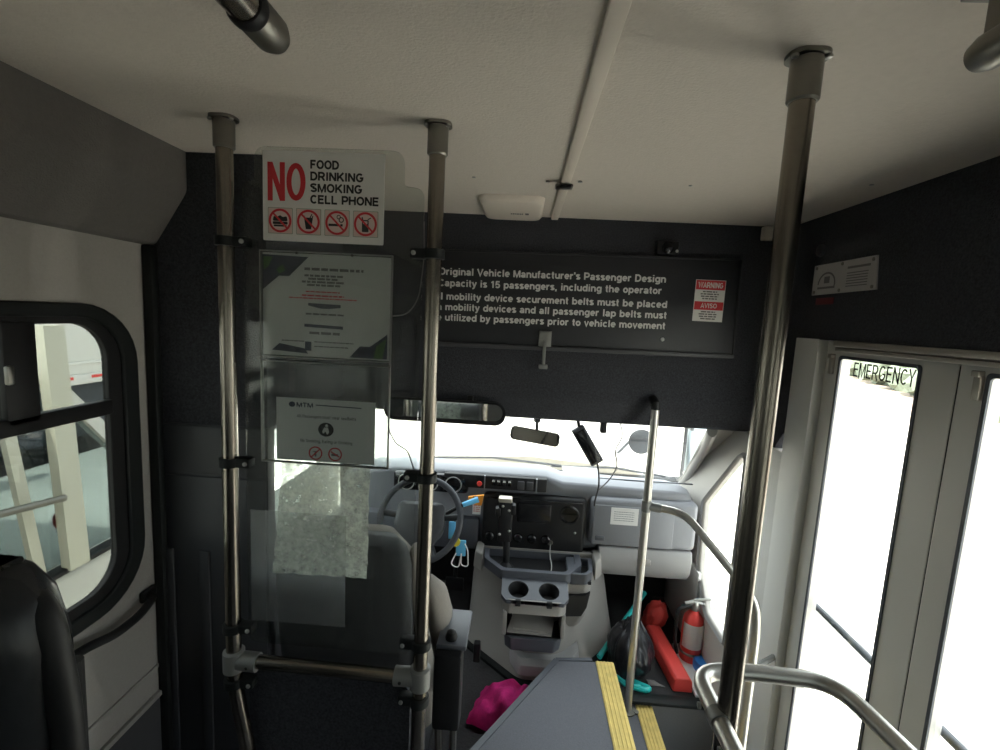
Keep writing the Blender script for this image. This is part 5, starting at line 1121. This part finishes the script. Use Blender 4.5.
for k in range(16):
    a = P0+nrm*(2.0+rnd.uniform(-.15, .15))+d*(11.0+k*2.0+rnd.uniform(-.1, .1)); r = rnd.uniform(0.95, 1.1)
    bm = BM(); bmesh.ops.create_icosphere(bm, subdivisions=3, radius=1)
    for v in bm.verts:
        f = 1+0.5*noise.noise(v.co*2.3+Vector((k*3.1, 0, 0)))
        v.co = Vector((a.x, a.y, GZ+0.2+r*0.8))+Vector((v.co.x*r*0.86, v.co.y*r*0.86, max(-0.8, v.co.z)*r))*f
    o = tag(obj('shrub', bm, M['leaf'], smooth=0), 'dense green shrub in the row along the far fence', 'shrub', 'shrubs along the far fence')
# white van parked on the left
t = thing('parked_van', 'white van with cream pillar parked outside the left window', 'van', (-3.1, 1.9, GZ))
vx = -2.30
bm = BM()
box(bm, -4.0, vx, 0.2, 4.6, -2.0, -1.42, .06, 3); obj('lower_body', bm, M['vanwhite'], t)
bm = BM(); box(bm, vx-0.06, vx+0.015, 0.2, 3.4, -1.435, -1.405, .01); obj('window_sill', bm, M['black'], t)
bm = BM(); solid_poly(bm, [(vx-0.02, 2.12, -0.15), (vx-0.02, 2.225, -0.15), (vx-0.02, 2.29, -1.42), (vx-0.02, 2.18, -1.42)], (0.05, 0, 0)); obj('door_pillar', bm, M['vancream'], t)
bm = BM(); solid_poly(bm, [(vx-0.04, 1.93, -0.45), (vx-0.04, 1.98, -0.45), (vx-0.04, 2.10, -1.42), (vx-0.04, 2.05, -1.42)], (0.03, 0, 0)); obj('door_pillar', bm, M['vancream'], t)
bm = BM(); solid_poly(bm, [(vx-0.1, 2.18, -0.44), (vx-0.1, 2.24, -0.42), (vx-0.1, 3.05, -1.34), (vx-0.1, 2.95, -1.36)], (0.07, 0, 0)); obj('windscreen_pillar', bm, M['vanwhite'], t)
bm = BM(); box(bm, -3.9, vx-0.05, 0.2, 2.2, -0.46, -0.36, .04); obj('roof', bm, M['vanwhite'], t)
bm = BM(); plate(bm, [(0.3, -1.41), (3.0, -1.40), (2.2, -0.44), (0.3, -0.44)], [], 'x', vx-0.06, vx-0.055); obj('side_glass', bm, M['vanglass'], t)
bm = BM(); box(bm, -3.95, -3.85, 0.2, 3.0, -1.42, -0.44); box(bm, -3.9, vx-0.15, 1.2, 1.35, -1.9, -0.9, .05); obj('interior', bm, mat('van_interior', (0.16, 0.165, 0.16), 0.8), t)
bm = BM(); box(bm, -3.2, vx-0.2, 1.9, 2.05, -1.75, -1.36, .05); obj('red_seat', bm, mat('red_seat_cloth', (0.30, 0.03, 0.03), 0.8), t)
bm = BM(); box(bm, vx-0.13, vx-0.08, 2.24, 2.38, -1.23, -1.15, .02); obj('tail_lamp', bm, M['tape_red'], t)
bm = BM(); tube(bm, [(vx+0.05, 1.55, -0.93), (vx+0.05, 2.15, -1.01)], 0.018, 10); obj('mirror_arm', bm, M['steel_dk'], t)
for y in (0.8, 3.7):
    bm = BM(); lathe(bm, [(0.10, 0), (0.34, 0.0), (0.36, 0.04), (0.36, 0.2), (0.1, 0.2)], (vx-0.21, y, GZ+0.36), (1, 0, 0), 28); obj('wheel', bm, M['rubber'], t)
# box truck further out
t = thing('box_truck', 'long white box truck with red reflector dashes beyond the parked van', 'truck', (-6.0, 6, GZ))
bm = BM(); box(bm, -7.0, -4.5, 2.5, 14.0, -0.90, 1.4, .04); obj('cargo_box', bm, M['vanwhite'], t)
bm = BM(); box(bm, -4.51, -4.47, 2.5, 14.0, -0.90, -0.80, .008); box(bm, -4.51, -4.48, 2.5, 14.0, -0.70, -0.67, .006); obj('side_rail', bm, M['vanwhite'], t)
for k in range(14):
    bm = BM(); box(bm, -4.472, -4.466, 3.2+0.36*k, 3.36+0.36*k, -0.845, -0.815); obj('reflector', bm, M['tape_red'], t)
bm = BM(); box(bm, -6.9, -4.7, 2.6, 13.8, -1.5, -0.90); obj('chassis', bm, M['vandark'], t)
for y in (4.0, 5.2, 12.5):
    bm = BM(); lathe(bm, [(0.1, 0), (0.46, 0), (0.5, 0.05), (0.5, 0.28), (0.1, 0.28)], (-5.0, y, GZ+0.5), (1, 0, 0), 28); obj('wheel', bm, M['rubber'], t)
# our own outer skin below the windows, so the light enters only through the openings
bm = BM(); box(bm, -1.20, XL-0.05, -2.7, 2.8, GZ+0.35, -0.85); box(bm, -1.20, XL-0.05, -2.7, 1.31, 0.0, ZC+0.08); struct('wall_outer_left', bm, M['vanwhite'], smooth=0)
bm = BM(); box(bm, -1.15, 1.10, -2.6, 0.5, FL-0.20, FL-0.141); struct('floor_underside', bm, M['vandark'], smooth=0)
